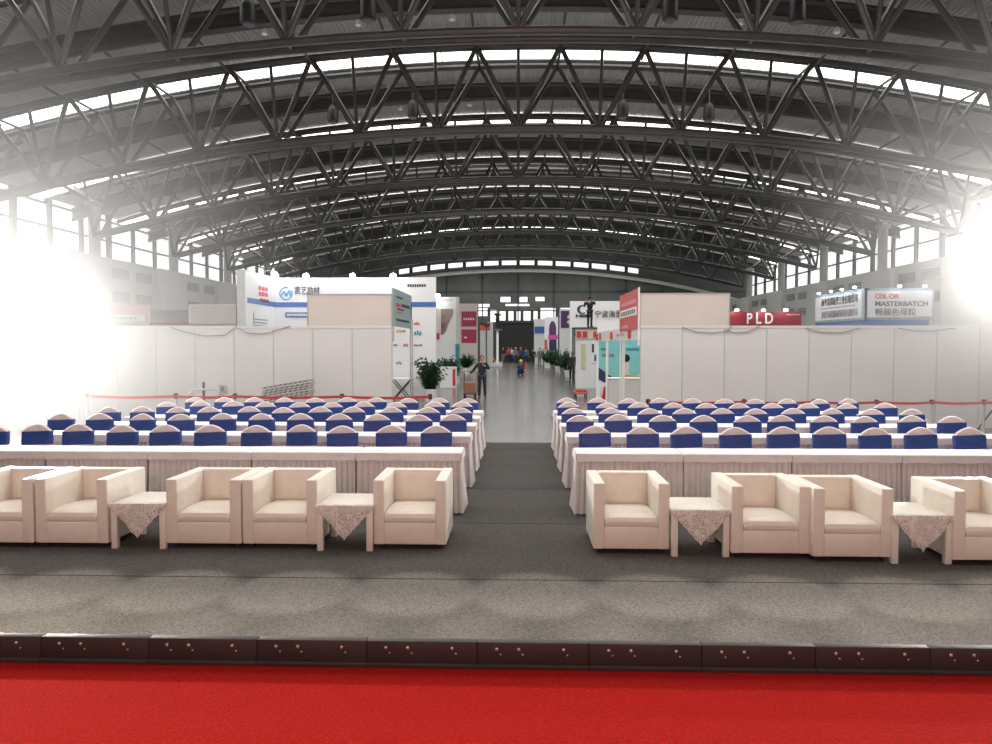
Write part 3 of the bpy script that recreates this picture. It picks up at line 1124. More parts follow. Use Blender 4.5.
# teal screen at the aisle end of the left partition
zt, zb_ = at(392, 288, PY).z, at(392, 326, PY).z
ye = PY + 3.0
t = thing('aisle_sign', 'teal grey aisle sign board on the end of the left partition', 'sign', (XL + .03, PY, 0))
MB().box(-.03, .03, 0, ye - PY, zb_, zt).build('board', M['screen_teal'], t, smooth=False)
b = MB()
for (y0, y1, z_, h_) in [(.4, 1.4, zt - .22, .05), (1.2, 2.6, zt - .42, .09), (.5, 1.6, zt - .52, .04), (.3, 2.5, zt - .82, .06)]:
    n_ = max(3, int((y1 - y0) / .16))
    for j in range(n_):
        b.box(.03, .038, y0 + (y1 - y0) * j / n_, y0 + (y1 - y0) * (j + .7) / n_, z_, z_ + h_)
b.build('lettering', M['ink'], t, smooth=False)
MB().box(.03, .038, .3, 1.0, zt - .45, zt - .36).box(.03, .038, .3, 1.3, zt - .6, zt - .57).build('red_mark', M['red_bright'], t, smooth=False)
MB().poly([(.037, 3.0, zt - .15), (.037, 2.75, zt - .35), (.037, 2.9, zt - .7), (.037, 3.0, zt - .75)]).build('dark_mark', M['ink'], t, smooth=False)
for y0_, y1_, z0_ in ((0, .05, PTOP - .4), (ye - PY - .05, ye - PY, 0)):
    MB().box(-.02, .02, y0_, y1_, z0_, zb_).build('post', M['alu'], t, smooth=False)

# red sign at the aisle end of the right partition
zt, zb_ = at(641, 288, PY).z, at(641, 329, PY).z
t = thing('aisle_sign', 'red and white aisle sign board on the end of the right partition', 'sign', (XR - .05, PY, 0))
ye = 3.2
MB().box(-.03, .03, 0, ye, zb_, zt).build('board', M['red_sign'], t, smooth=False)
h = zt - zb_
MB().box(-.038, -.03, .15, ye - .1, zb_ + h * .36, zb_ + h * .56).build('white_band', M['white_paint'], t, smooth=False)
b = MB()
for j in range(8):
    b.box(-.044, -.038, .35 + j * .33, .58 + j * .33, zb_ + h * .40, zb_ + h * .52)
b.build('lettering', M['ink_grey'], t, smooth=False)
b = MB()
for j in range(8):
    b.box(-.038, -.03, .3 + j * .33, .5 + j * .33, zb_ + h * .66, zb_ + h * .76)
for j in range(3):
    b.box(-.038, -.03, 1.6 + j * .4, 1.9 + j * .4, zb_ + h * .06, zb_ + h * .14)
b.build('lettering', M['pink_sign'], t, smooth=False)
for y0_, z0_ in ((0, PTOP - .5), (ye, 0)):
    MB().box(-.02, .02, y0_ - .02, y0_ + .02, z0_, zt + .02).build('post', M['white_paint'], t, smooth=False)

# ------------------------------------------------------------------ sign walls behind the partitions
def signwall(name, label, x0, x1, ytop, ybot, Y, mat, wall=None, low=2.0):
    a = at(x0, ybot, Y); b_ = at(x1, ytop, Y)
    t = thing(name, label, 'booth', (a.x, Y, 0))
    MB().box(0, b_.x - a.x, 0, .12, 0, a.z).build('wall', wall or M['booth_grey'], t, smooth=False)
    MB().box(-.02, b_.x - a.x + .02, -.03, .15, a.z, b_.z, .005).build('header', mat, t, smooth=False)
    return t, b_.x - a.x, a.z, b_.z


t, w, z0, z1 = signwall('booth_wall', 'faded pink header booth behind the left partition, nearest the glare', 81, 109, 304, 321, 30, M['pink_sign'])
b = MB()
for j in range(5):
    b.box(.2 + j * .17, .32 + j * .17, -.04, -.03, z0 + .25, z0 + .35)
b.build('lettering', M['white_paint'], t, smooth=False)
t, w, z0, z1 = signwall('booth_wall', 'faded pink header booth with a white panel behind the left partition', 110, 147.5, 304.5, 322, 30, M['pink_sign'])
MB().box(.1, w - .1, -.04, -.03, z0 + .06, z0 + .30).build('white_panel', M['white_paint'], t, smooth=False)
b = MB()
for j in range(7):
    b.box(.15 + j * .15, .25 + j * .15, -.045, -.04, z0 + .12, z0 + .2)
b.build('lettering', M['ink_grey'], t, smooth=False)
t, w, z0, z1 = signwall('booth_wall', 'dark grey header booth behind the left partition', 148.5, 189, 310, 322, 31, M['ink_grey'])
MB().box(0, w, -.05, -.03, z0 - .08, z0).build('red_line', M['red_bright'], t, smooth=False)
t, w, z0, z1 = signwall('booth_wall', 'plain beige header booth beside the blue striped booth', 190.5, 235, 305.5, 324, 24, M['panel_cream'])
MB().box(-.03, w + .03, -.04, .1, z1, z1 + .04).box(-.04, .0, -.04, .1, z0, z1).build('edge_trim', M['white_paint'], t, smooth=False)

t, w, z0, z1 = signwall('booth_wall', 'dark red header booth with big white letters behind the right partition', 730, 801, 311.5, 327, 32, M['red_dark'])
text('P L D', .66, M['white_paint'], t, (w * .415, -.05, (z0 + z1) / 2 + .01), bold=.014, fit=1.14)
b = MB()
for j in range(7):
    b.box(w - .62 + j * .08, w - .57 + j * .08, -.036, -.03, z1 - .16, z1 - .12)
b.build('small_print', M['white_paint'], t, smooth=False)
for j, px in enumerate((734.5, 761, 783)):
    q = at(px, 312, 32)
    l = thing('booth_spotlight', f'small glaring spotlight on the dark red header, {ORD[j]} from the left', 'spotlight', (q.x, 32, z1), 0, 'arm spotlights on the booth tops')
    MB().path([(0, .05, 0), (0, 0, .1), (0, -.3, .1)], .012, 6).build('arm', M['alu'], l)
    MB().ball((0, -.32, .05), .07, 1.3, 1, .7).build('lamp_head', M['spot_glow'], l)

# colour masterbatch booth: front and side faces
Yc = 28.0
a = at(864, 325, Yc); c2 = at(935, 288, Yc)
zb_, zt = at(900, 320, Yc).z, c2.z
side = 4.6
t = thing('exhibition_booth', 'blue framed corner booth sign reading colour masterbatch above the right partition', 'booth', (a.x, Yc, 0))
w = c2.x - a.x
MB().box(0, w, 0, .2, zb_, zt, .02).box(-.02, .2, .0, side, zb_, zt, .02).build('frame', M['sign_frame'], t, smooth=False)
MB().box(.1, w - .1, -.02, 0.01, zb_ + .1, zt - .1).box(-.04, 0, .15, side - .15, zb_ + .1, zt - .1).build('light_panel', M['booth_white'], t, smooth=False)
MB().box(.1, w - .2, .1, .2, zb_ - .22, zb_ - .05).build('lower_fascia', M['booth_white'], t, smooth=False)
MB().box(.0, w, .02, .18, zb_ - .5, zb_).box(.02, .18, 0, side, zb_ - .6, zb_).build('lower_band', M['stripe_blue'], t, smooth=False)
for (xx, yy) in ((.1, .1), (w - .1, .1), (.1, side - .1)):
    MB().box(xx - .08, xx + .08, yy - .08, yy + .08, 0, zb_).build('post', M['booth_white'], t, smooth=False)


def tp_(px, py):
    q = at(px, py, Yc)
    return q.x - a.x, q.z


x_, z_ = tp_(874.5, 296.5)
text('COL', .25, M['red_bright'], t, (x_, -.03, z_), align='LEFT', bold=.006, fit=.47)
x_, z_ = tp_(888.2, 296.5)
text('OR', .25, M['red_bright'], t, (x_, -.03, z_), align='LEFT', bold=.006, fit=.40)
x_, z_ = tp_(874.5, 304)
text('MASTERBATCH', .25, M['ink'], t, (x_, -.03, z_), align='LEFT', bold=.006, fit=1.98)
x_, z_ = tp_(874.5, 312.5)
text('畅展色母粒', .30, M['ink'], t, (x_, -.03, z_), align='LEFT', bold=0, fit=1.52)
x_, z_ = tp_(914, 317)
b = MB()
for j in range(9):
    b.box(x_ + j * .065, x_ + j * .065 + .045, -.026, -.02, z_ - .02, z_ + .02)
b.build('small_print', M['ink_grey'], t, smooth=False)
# side face writing (faces -x)
mid = (zb_ + zt) / 2
text('南平金邦新型工业有限公司', .36, M['ink'], t, (-.05, side * .46, mid + .24), rot=(PI / 2, 0, -PI / 2), bold=0, fit=3.3)
text('河北卓远德新材料科技有限公司', .33, M['ink_grey'], t, (-.05, side * .46, mid - .30), rot=(PI / 2, 0, -PI / 2), bold=0, fit=3.3)
b = MB()
for j in range(20):
    b.box(-.05, -.04, .7 + j * .16, .80 + j * .16, mid - .03, mid + .02)
b.build('small_print', M['ink_grey'], t, smooth=False)
for j, (dx, dy_) in enumerate(((w * .45, -.25), (w * .8, -.25), (-.25, .3), (-.25, 1.4), (-.25, 2.4), (-.25, 3.6))):
    l = thing('booth_spotlight', f'small cool spotlight on the colour booth sign, {"front" if j < 2 else "side"} face, {ORD[j if j < 2 else j - 2]} from the {"corner" if j < 2 else "near end"}', 'spotlight', (a.x + dx, Yc + dy_, zt), 0, 'arm spotlights on the booth tops')
    back = (0, .35, -.0) if dy_ < 0 else (.35, 0, 0)
    MB().path([back, (back[0], back[1], .08), (0, 0, .1)], .012, 6).build('arm', M['alu'], l)
    MB().ball((0, 0, .05), .055, 1.2, 1.2, .7).build('lamp_head', M['spot_glow'], l)

# ------------------------------------------------------------------ left aisle booths beyond
Yb = 38.0
a = at(433, 340, Yb); c2 = at(458.5, 297, Yb)
t = thing('exhibition_booth', 'white booth with a brown map picture left of the aisle', 'booth', (a.x, Yb, 0))
w = c2.x - a.x
MB().box(0, w, 0, .15, 0, c2.z).build('wall', M['booth_white'], t, smooth=False)
MB().box(w - .12, w + .02, -.05, .3, 0, c2.z).build('edge_post', M['duct_light'], t, smooth=False)
MB().box(w - .16, w + .04, -.08, .2, .4, 2.1).build('blue_banner', M['teal_dark'], t, smooth=False)


def pb(pts, Y, org, off=-.02):
    return [(at(x, y, Y).x - org.x, off, at(x, y, Y).z) for x, y in pts]


MB().poly(pb([(441, 309), (453.5, 309), (453, 314), (450, 321), (448, 325), (446, 331), (443, 335), (441, 334)], Yb, a)).build('picture', M['map_brown'], t, smooth=False)
MB().poly(pb([(434, 309), (441, 309), (441, 334), (434, 336)], Yb, a)).build('poster', M['panel_cream'], t, smooth=False)
MB().poly(pb([(434.5, 333), (439.5, 333), (439.5, 339.5), (434.5, 339.5)], Yb, a, -.03)).build('red_notice', M['red_bright'], t, smooth=False)
b = MB()
for j in range(5):
    q = pb([(443 + j * 2, 300)], Yb, a)[0]
    b.box(q[0], q[0] + .07, -.02, 0, q[2] - .04, q[2] + .04)
b.build('small_print', M['pink_sign'], t, smooth=False)
q = at(438, 297, Yb)
l = thing('booth_spotlight', 'glaring spotlight on the map picture booth beside the aisle', 'spotlight', (q.x, Yb, c2.z), 0, 'arm spotlights on the booth tops')
MB().path([(0, .05, 0), (0, 0, .1), (0, -.4, .1)], .015, 6).build('arm', M['alu'], l)
MB().ball((0, -.42, .05), .13, 1.2, 1, .8).build('lamp_head', M['spot_glow'], l)

Yb = 55.0
a = at(459.5, 340, Yb); c2 = at(477.5, 303.5, Yb)
t = thing('exhibition_booth', 'cream booth with two magenta panels left of the aisle', 'booth', (a.x, Yb, 0))
w = c2.x - a.x
MB().box(0, w, 0, .15, 0, c2.z).build('wall', M['panel_cream'], t, smooth=False)
MB().poly(pb([(461.5, 311.5), (476.5, 311.5), (476.5, 326.5), (461.5, 326.5)], Yb, a)).build('magenta_panel', M['magenta'], t, smooth=False)
MB().poly(pb([(461.5, 329.5), (476.5, 329.5), (476.5, 343), (461.5, 343)], Yb, a)).build('magenta_panel', M['magenta'], t, smooth=False)
b = MB()
for j in range(5):
    q = pb([(463.5 + j * 2.3, 319)], Yb, a)[0]
    b.box(q[0], q[0] + .11, -.03, -.02, q[2] - .08, q[2] + .08)
q = pb([(465.5, 337.5)], Yb, a)[0]
b.box(q[0] - .1, q[0] + .1, -.03, -.02, q[2] - .06, q[2] + .06)
b.build('lettering', M['white_paint'], t, smooth=False)

Yb = 66.0
a = at(479, 350, Yb); c2 = at(493, 322, Yb)
t = thing('exhibition_booth', 'low booth with red and black hangings left of the far aisle', 'booth', (a.x, Yb, 0))
w = c2.x - a.x
MB().box(0, w, 0, .15, 0, c2.z).build('wall', M['booth_grey'], t, smooth=False)
MB().box(.1, w * .8, -.06, 0, c2.z - .75, c2.z - .05).build('red_hanging', M['red_sign'], t, smooth=False)
MB().ball((w * .3, -.1, c2.z - .1), .3, 1, .3, .6).ball((w * .55, -.1, c2.z - .25), .3, 1, .3, .7).build('black_hanging', M['ink'], t)
MB().box(.0, .08, -.1, 0, 0, c2.z).box(w * .5, w * .5 + .08, -.1, 0, 0, c2.z).build('post', M['ink'], t, smooth=False)

# potted palms
def palm(label, px, py, h, wd, seed, white=True, cat='plant'):
    p = onz(px, py)
    if seed == 1: p = at(px, py, 26.2); p.z = 0
    t = thing('potted_palm', label, cat, p, 0, 'potted palms along the aisle')
    r = random.Random(seed)
    MB().lathe([(.17, 0), (.24, .42), (.25, .45), (.21, .44), (.2, .40)], seg=16).build('pot', M['white_paint'] if white else M['ink_grey'], t)
    MB().lathe([(.19, .38), (.2, .41)], seg=12).build('soil', M['soil'], t)
    b = MB()
    for i in range(64):
        az = r.uniform(0, 2 * PI)
        L = h * r.uniform(.55, 1.0)
        out = wd * r.uniform(.25, 1.0)
        d = Vector((math.cos(az), math.sin(az), 0))
        sd = Vector((-d.y, d.x, 0))
        prev = None
        pts = []
        for k_ in range(8):
            u = k_ / 7
            c = Vector((0, 0, .42)) + d * out * u ** 1.5 + Vector((0, 0, (L - .42) * (u - .22 * u * u * (out / wd) * 1.6)))
            pts.append(c)
        for k_ in range(1, 8):
            u = k_ / 7
            ll = .26 * math.sin(PI * min(1, u * .9 + .1)) + .05
            for s in (-1, 1):
                tip = pts[k_] + sd * s * ll + d * .08 - Vector((0, 0, .10))
                base = (pts[k_] - pts[k_ - 1]) * .45
                vs = [b.bm.verts.new(q) for q in (pts[k_] - base, pts[k_] + base * .3, tip)]
                b.bm.faces.new(vs)
            vs = [b.bm.verts.new(q) for q in (pts[k_ - 1] - sd * .012, pts[k_ - 1] + sd * .012, pts[k_] + sd * .01, pts[k_] - sd * .01)]
            b.bm.faces.new(vs)
    b.build('foliage', M['leaf'], t, smooth=False)
    return t


palm('tall potted palm in a white pot beside the blue striped booth', 430, 400.5, 1.95, .62, 1)
palm('potted palm in a white pot before the map picture booth', 449, 386.5, 1.75, .7, 2)
palm('potted palm standing before the magenta panel booth', 466, 374, 1.6, .8, 5)
for i, (px, py) in enumerate([(548, 368), (553, 370), (558, 372), (563, 374), (568, 377), (545, 365)]):
    palm(f'dark potted palm in the row right of the far aisle, {["third", "fourth", "second from nearest", "next to the nearest pair", "nearest", "farthest"][i]}', px, py, 2.0, .75, 10 + i, i % 2 == 0)
p = at(490, 362, 74); p.z = 0
t = thing('planter_bed', 'low round bed of green plants left of the far aisle', 'planter', p)
MB().lathe([(1.3, 0), (1.35, .25), (1.2, .28)], seg=24).build('rim', M['booth_grey'], t)
b = MB()
r = random.Random(4)
for i in range(160):
    c = Vector((r.uniform(-1.1, 1.1), r.uniform(-1.1, 1.1), .26))
    tip = c + Vector((r.uniform(-.3, .3), r.uniform(-.3, .3), r.uniform(.2, .55)))
    sd = Vector((r.uniform(-.1, .1), r.uniform(-.1, .1), 0))
    b.bm.faces.new([b.bm.verts.new(q) for q in (c - sd, c + sd, tip)])
b.build('foliage', M['leaf'], t, smooth=False)

# white counter pieces in the left booth
def counter(label, px, py, w, d, h, mat, top=None, stripe=None):
    p = onz(px, py)
    t = thing('display_counter', label, 'counter', p)
    MB().box(-w / 2, w / 2, 0, d, 0, h - .04, .01).build('body', mat, t, smooth=False)
    MB().box(-w / 2 - .03, w / 2 + .03, -.03, d + .03, h - .04, h, .008).build('counter_top', top or mat, t, smooth=False)
    if stripe:
        MB().box(w / 2 - .15, w / 2 - .02, -.012, 0, .1, h - .1).build('red_notice', stripe, t, smooth=False)
    return t


counter('white display counter with a red notice before the map picture booth', 448, 388, .75, .6, 1.0, M['white_paint'], None, M['red_bright'])
p = at(402, 400, 26.1); p.z = 0
t = thing('folding_table', 'white topped folding table with black crossed legs in the striped booth', 'table', p)
MB().box(-.45, .35, 0, .6, .80, .84, .006).build('table_top', M['white_paint'], t)
for s in (0.05, .55):
    MB().tube((-.4, s, 0), (.3, s, .8), .02, 8).build('leg', M['ink'], t)
    MB().tube((.3, s, 0), (-.4, s, .8), .02, 8).build('leg', M['ink'], t)
p = at(415, 399, 26.2); p.z = 0
t = thing('wire_rack', 'small white wire brochure rack next to the folding table', 'rack', p)
b = MB()
for sx in (-.2, .2):
    for sy in (0, .35):
        b.tube((sx, sy, 0), (sx, sy, .7), .014, 6)
for z in (.1, .35, .6, .7):
    b.path([(-.2, 0, z), (.2, 0, z), (.2, .35, z), (-.2, .35, z), (-.2, 0, z)], .01, 6)
b.build('frame', M['white_paint'], t)
for z in (.11, .36):
    MB().box(-.19, .19, .02, .33, z, z + .02).build('shelf', M['alu'], t)

# ------------------------------------------------------------------ right aisle: open booth with teal wall and shell posts
t = thing('exhibition_booth', 'open shell booth with teal posters beside the right partition', 'booth', (XR, PY, 0))
Yt = 28.0
xe = at(644, 360, Yt).x - XR + 1.0
x_l = at(597, 360, Yt).x - XR
dY = Yt - PY
MB().box(x_l, xe, dY, dY + .05, 0, 3.0).build('back_wall', M['booth_white'], t, smooth=False)


def lp_(pts, Y, off=-.02):
    return [(at(x, y, Y).x - XR, Y - PY + off, at(x, y, Y).z) for x, y in pts]


MB().poly(lp_([(598, 339), (641, 339), (641, 372), (630, 383), (622, 383), (598, 366)], Yt)).build('teal_poster', M['teal'], t, smooth=False)
MB().poly(lp_([(598, 367), (618, 381), (605, 383), (598, 379)], Yt)).build('dark_shape', M['navy'], t, smooth=False)
for pts_ in ([(601, 348), (608, 348), (608, 350.5), (601, 350.5)], [(626, 348), (639, 348), (639, 350.5), (626, 350.5)]):
    MB().poly(lp_(pts_, Yt, -.03)).build('teal_line', M['teal_dark'], t, smooth=False)
MB().poly(lp_([(602, 354), (606, 354), (606, 357), (602, 357)], Yt, -.03)).poly(lp_([(609, 354), (614, 354), (614, 357), (609, 357)], Yt, -.03)).build('notice', M['ink_grey'], t, smooth=False)
MB().poly(lp_([(624, 376), (639, 376), (639, 380), (624, 380)], Yt, -.03)).build('orange_band', M['orange'], t, smooth=False)
# picture of a dark haired person on the poster, plain stand-in
q = lp_([(626, 358)], Yt, -.04)[0]
b = MB(); b.ball((q[0], q[1], q[2]), .15, 1, .1, 1); b.build('poster_head', M['hair'], t)
MB().poly(lp_([(623, 363), (629, 362), (629, 375), (623, 375)], Yt, -.035)).build('poster_body', M['panel_cream'], t, smooth=False)
for px, Y in ((607, 25.0), (623.5, 21.8), (597.5, 28.0)):
    x = at(px, 360, Y).x - XR
    MB().box(x - .04, x + .04, Y - PY - .04, Y - PY + .04, 0, 2.55).build('post', M['white_paint'], t, smooth=False)
fz = 2.25
MB().box(-.05, .0, .15, dY, fz - .05, fz + .30).build('fascia', M['panel_white'], t, smooth=False)
for yy in (1.2, 5.0, 8.2, 9.2):
    MB().box(-.06, -.05, yy, yy + .55, fz, fz + .24).build('red_notice', M['red_bright'], t, smooth=False)
b = MB()
for j in range(8):
    b.box(-.06, -.05, 2.4 + j * .22, 2.55 + j * .22, fz + .08, fz + .16)
b.build('lettering', M['pink_sign'], t, smooth=False)
counter('pale reception counter at the aisle corner of the teal poster booth', 625, 409, 1.0, .6, 1.0, M['panel_white'], M['booth_white'])
p = onz(602, 404)
t = thing('banner_stand', 'small slanted red and white placard beside the reception counter', 'placard', p)
MB().poly([(-.14, 0, .05), (.16, .05, .05), (.16, .05, .75), (-.0, .0, .75)], .02).build('board', M['white_paint'], t, smooth=False)
MB().poly([(-.02, -.025, .1), (.1, -.0, .1), (.14, -.0, .6), (.06, -.02, .6)], .01).build('red_mark', M['red_bright'], t, smooth=False)
MB().tube((.05, .1, 0), (.05, .04, .6), .012, 6).build('strut', M['alu'], t)
counter('narrow white counter at the booth behind the teal poster booth', 588, 388, 1.1, .6, 1.05, M['booth_white'])
# shell booth farther along
Y2 = 34.0
x0, x1 = at(576, 350, Y2).x, at(599, 350, Y2).x
t = thing('exhibition_booth', 'white shelving booth with red notices next to the teal booth', 'booth', (x0, Y2, 0))
w = x1 - x0
MB().box(0, w + .6, 0, .08, 0, 2.5).build('back_wall', M['booth_white'], t, smooth=False)
MB().box(0, w, -.1, 0, 2.35, 2.75).build('fascia', M['panel_cream'], t, smooth=False)
for x in (.02, .3, .8):
    MB().box(x, x + .22, -.12, -.1, 2.4, 2.7).build('red_notice', M['red_bright'], t, smooth=False)
MB().box(.25, .45, -.06, 0, .9, 2.1).build('yellow_panel', nmat('pale_yellow', (.60, .58, .38), .6), t, smooth=False)
MB().box(.72, 1.05, -.06, 0, 1.2, 2.2).build('monitor', M['white_paint'], t, smooth=False)
MB().box(.85, 1.02, -.08, -.06, 1.3, 1.6).build('blue_picture', M['logo_blue'], t, smooth=False)
MB().box(.74, .84, -.08, -.06, 1.7, 2.1).build('dark_picture', M['ink'], t, smooth=False)

# large white sign with black lettering
Y3 = 43.0
a = at(570, 330, Y3); c2 = at(628, 301, Y3)
t = thing('exhibition_booth', 'tall white booth with black emblem and lettering right of the aisle', 'booth', (a.x, Y3, 0))
w = c2.x - a.x
zl = at(590, 328, Y3).z
MB().box(0, w, 0, .2, zl, c2.z).build('sign_panel', M['booth_white'], t, smooth=False)
MB().box(.1, w, .3, .5, 0, zl).build('wall', M['booth_grey'], t, smooth=False)
MB().box(.0, .12, 0, .2, 0, zl).build('post', M['booth_white'], t, smooth=False)


def ps(px, py):
    q = at(px, py, Y3)
    return q.x - a.x, q.z


x_, z_ = ps(582, 309.5)
b = MB()
for i in range(18):
    a0, a1 = R(40 + i * 15), R(40 + (i + 1) * 15)
    r0 = .27
    b.poly([(x_ + r0 * math.cos(a0) * 1.1, -.02, z_ + r0 * math.sin(a0)), (x_ + r0 * math.cos(a1) * 1.1, -.02, z_ + r0 * math.sin(a1)), (x_ + .17 * math.cos(a1) + .04, -.02, z_ + .2 * math.sin(a1)), (x_ + .17 * math.cos(a0) + .04, -.02, z_ + .2 * math.sin(a0))])
b.build('emblem', M['ink'], t, smooth=False)
x_, z_ = ps(575.5, 316)
text('HSM', .22, M['ink'], t, (x_, -.03, z_), align='LEFT', bold=.012, fit=.95)
x_, z_ = ps(594.5, 314.5)
text('宁波海思', .46, M['ink'], t, (x_, -.03, z_), align='LEFT', bold=0, fit=1.6)

Y4 = 53.0
a = at(559.5, 340, Y4); c2 = at(571, 309, Y4)
t = thing('exhibition_booth', 'white booth with a dark purple panel right of the far aisle', 'booth', (a.x, Y4, 0))
w = c2.x - a.x
MB().box(0, w, 0, .2, 0, c2.z).build('wall', M['booth_white'], t, smooth=False)
q0, q1 = at(561, 328, Y4), at(569, 311, Y4)
MB().box(q0.x - a.x, q1.x - a.x, -.05, 0, q0.z, q1.z).build('purple_panel', M['purple'], t, smooth=False)
for zz in (.35, .65):
    MB().ball((q1.x - a.x, -.03, q0.z + (q1.z - q0.z) * zz), .16, 1, .3, 1).build('white_mark', M['white_paint'], t)
Y5 = 64.0
a = at(544.5, 348, Y5); c2 = at(558, 317, Y5)
t = thing('exhibition_booth', 'white booth with a purple arch and pink band right of the far aisle', 'booth', (a.x, Y5, 0))
w = c2.x - a.x
MB().box(0, w, 0, .2, 0, c2.z).build('wall', M['booth_white'], t, smooth=False)
b = MB()
n_ = 10
cxx = w * .6
pts_ = [(cxx - .32, -.03, 2.9)] + [(cxx - .32 * math.cos(PI * i / n_), -.03, 3.4 + .75 * math.sin(PI * i / n_)) for i in range(n_ + 1)] + [(cxx + .32, -.03, 2.9)]
b.poly(pts_)
b.build('purple_arch', M['purple'], t, smooth=False)
MB().box(cxx - .4, cxx + .45, -.05, 0, 2.55, 2.9).build('pink_band', M['pink'], t, smooth=False)
MB().box(cxx - .3, cxx + .35, -.05, 0, 1.5, 2.5).build('dark_panel', M['navy'], t, smooth=False)
MB().box(0.0, .25, -.05, 0, 1.6, 2.5).build('red_panel', M['red_sign'], t, smooth=False)
Y6 = 74.0
a = at(534, 350, Y6); c2 = at(545, 319, Y6)
t = thing('exhibition_booth', 'far booth with a blue band near the end of the aisle', 'booth', (a.x, Y6, 0))
w = c2.x - a.x
MB().box(0, w, 0, .2, 0, c2.z).build('wall', M['booth_white'], t, smooth=False)
MB().box(0.05, w - .05, -.05, 0, 3.2, 3.9).build('blue_band', M['stripe_blue'], t, smooth=False)

# red pallet truck on the floor and a flat trolley
p = onz(581.5, 398)
t = thing('pallet_truck', 'low red flat trolley on the polished floor right of the aisle', 'trolley', p)
MB().box(-.26, .26, 0, .9, .14, .24, .02).build('deck', M['red_sign'], t)
for sx in (-.2, .2):
    for y in (.1, .8):
        MB().tube((sx - .02, y, .07), (sx + .02, y, .07), .07, 12).build('wheel', M['black_plastic'], t)
MB().box(-.22, .22, .06, .8, .24, .30, .025).build('pad', M['red_dark'], t)

# scaffold on the right
Ys = 39.0
xa, xb = at(574, 330, Ys).x, at(608, 330, Ys).x
zp = at(590, 327.3, Ys).z
t = thing('scaffold_tower', 'dark tubular scaffold tower with a work platform right of the aisle', 'scaffold', (xa, Ys, 0))
w = xb - xa
MB().box(-.05, w + .05, -.05, 1.2, zp - .06, zp, .01).build('platform', M['steel_dark'], t)
for x in (.02, w - .02):
    for y in (0, 1.15):
        MB().tube((x, y, 0), (x, y, zp - .05), .03, 8).build('pole', M['steel_dark'], t)
MB().tube((0, 0, .5), (w, 0, zp - .3), .02, 6).tube((w, 0, .5), (0, 0, zp - .3), .02, 6).tube((0, 0, 1.2), (w, 0, 1.2), .02, 6).tube((0, 1.15, 1.2), (w, 1.15, 1.2), .02, 6).build('cross_brace', M['steel_dark'], t)


# ------------------------------------------------------------------ people
def skin_mesh(name, verts, edges, radii, mat, parent, root=0, sub=1):
    me = bpy.data.meshes.new(name)
    me.from_pydata([Vector(v) for v in verts], edges, [])
    o = bpy.data.objects.new(name, me)
    col.objects.link(o)
    sk = o.modifiers.new('skin', 'SKIN')
    sk.use_smooth_shade = True
    for i, r_ in enumerate(radii):
        rr_ = r_ if isinstance(r_, tuple) else (r_, r_)
        me.skin_vertices[0].data[i].radius = rr_
        me.skin_vertices[0].data[i].use_root = (i == root)
    ss = o.modifiers.new('sub', 'SUBSURF')
    ss.levels = sub
    ss.render_levels = sub
    dg = bpy.context.evaluated_depsgraph_get()
    m2 = bpy.data.meshes.new_from_object(o.evaluated_get(dg))
    o.modifiers.clear()
    o.data = m2
    m2.materials.clear()
    m2.materials.append(mat)
    for p_ in m2.polygons: p_.use_smooth = True
    o.parent = parent
    return o


POSES = {
    'stand': dict(pel=(0, 0, .94), che=(0, .01, 1.30), nek=(0, .0, 1.46), hed=(0, -.02, 1.60), sh=.185, el=[(-.25, .03, 1.12), (.25, .03, 1.12)], ha=[(-.26, -.06, .86), (.26, -.06, .86)],
                  hip=.09, kn=[(-.10, -.02, .50), (.10, -.02, .50)], an=[(-.11, .02, .08), (.11, .02, .08)]),
    'walk': dict(pel=(0, 0, .92), che=(0, -.03, 1.28), nek=(0, -.04, 1.44), hed=(0, -.07, 1.58), sh=.18, el=[(-.24, .12, 1.10), (.24, -.10, 1.10)], ha=[(-.25, .08, .86), (.24, -.24, .92)],
                 hip=.09, kn=[(-.10, -.20, .52), (.10, .04, .50)], an=[(-.10, -.22, .09), (.10, .30, .14)]),
    'cart': dict(pel=(0, 0, .94), che=(0, .0, 1.30), nek=(0, -.01, 1.46), hed=(0, -.03, 1.60), sh=.19, el=[(-.33, .0, 1.16), (.29, -.02, 1.18)], ha=[(-.50, -.02, 1.00), (.10, -.18, 1.32)],
                 hip=.09, kn=[(-.10, -.02, .50), (.11, -.03, .50)], an=[(-.12, .02, .08), (.13, .02, .08)]),
    'squat': dict(pel=(.02, .10, .26), che=(0, -.05, .60), nek=(0, -.10, .74), hed=(0, -.14, .88), sh=.18, el=[(-.26, -.20, .50), (.22, -.22, .48)], ha=[(-.40, -.34, .62), (.12, -.42, .40)],
                  hip=.10, kn=[(-.16, -.32, .46), (.16, -.30, .46)], an=[(-.14, -.06, .08), (.14, -.06, .08)]),
    'arms_up': dict(pel=(0, 0, .94), che=(0, .0, 1.30), nek=(0, -.0, 1.46), hed=(0, .02, 1.60), sh=.2, el=[(-.32, -.02, 1.28), (.34, .02, 1.22)], ha=[(-.16, -.22, 1.46), (.22, .12, 1.44)],
                    hip=.09, kn=[(-.10, -.01, .50), (.10, -.01, .50)], an=[(-.10, .02, .08), (.10, .02, .08)]),
}


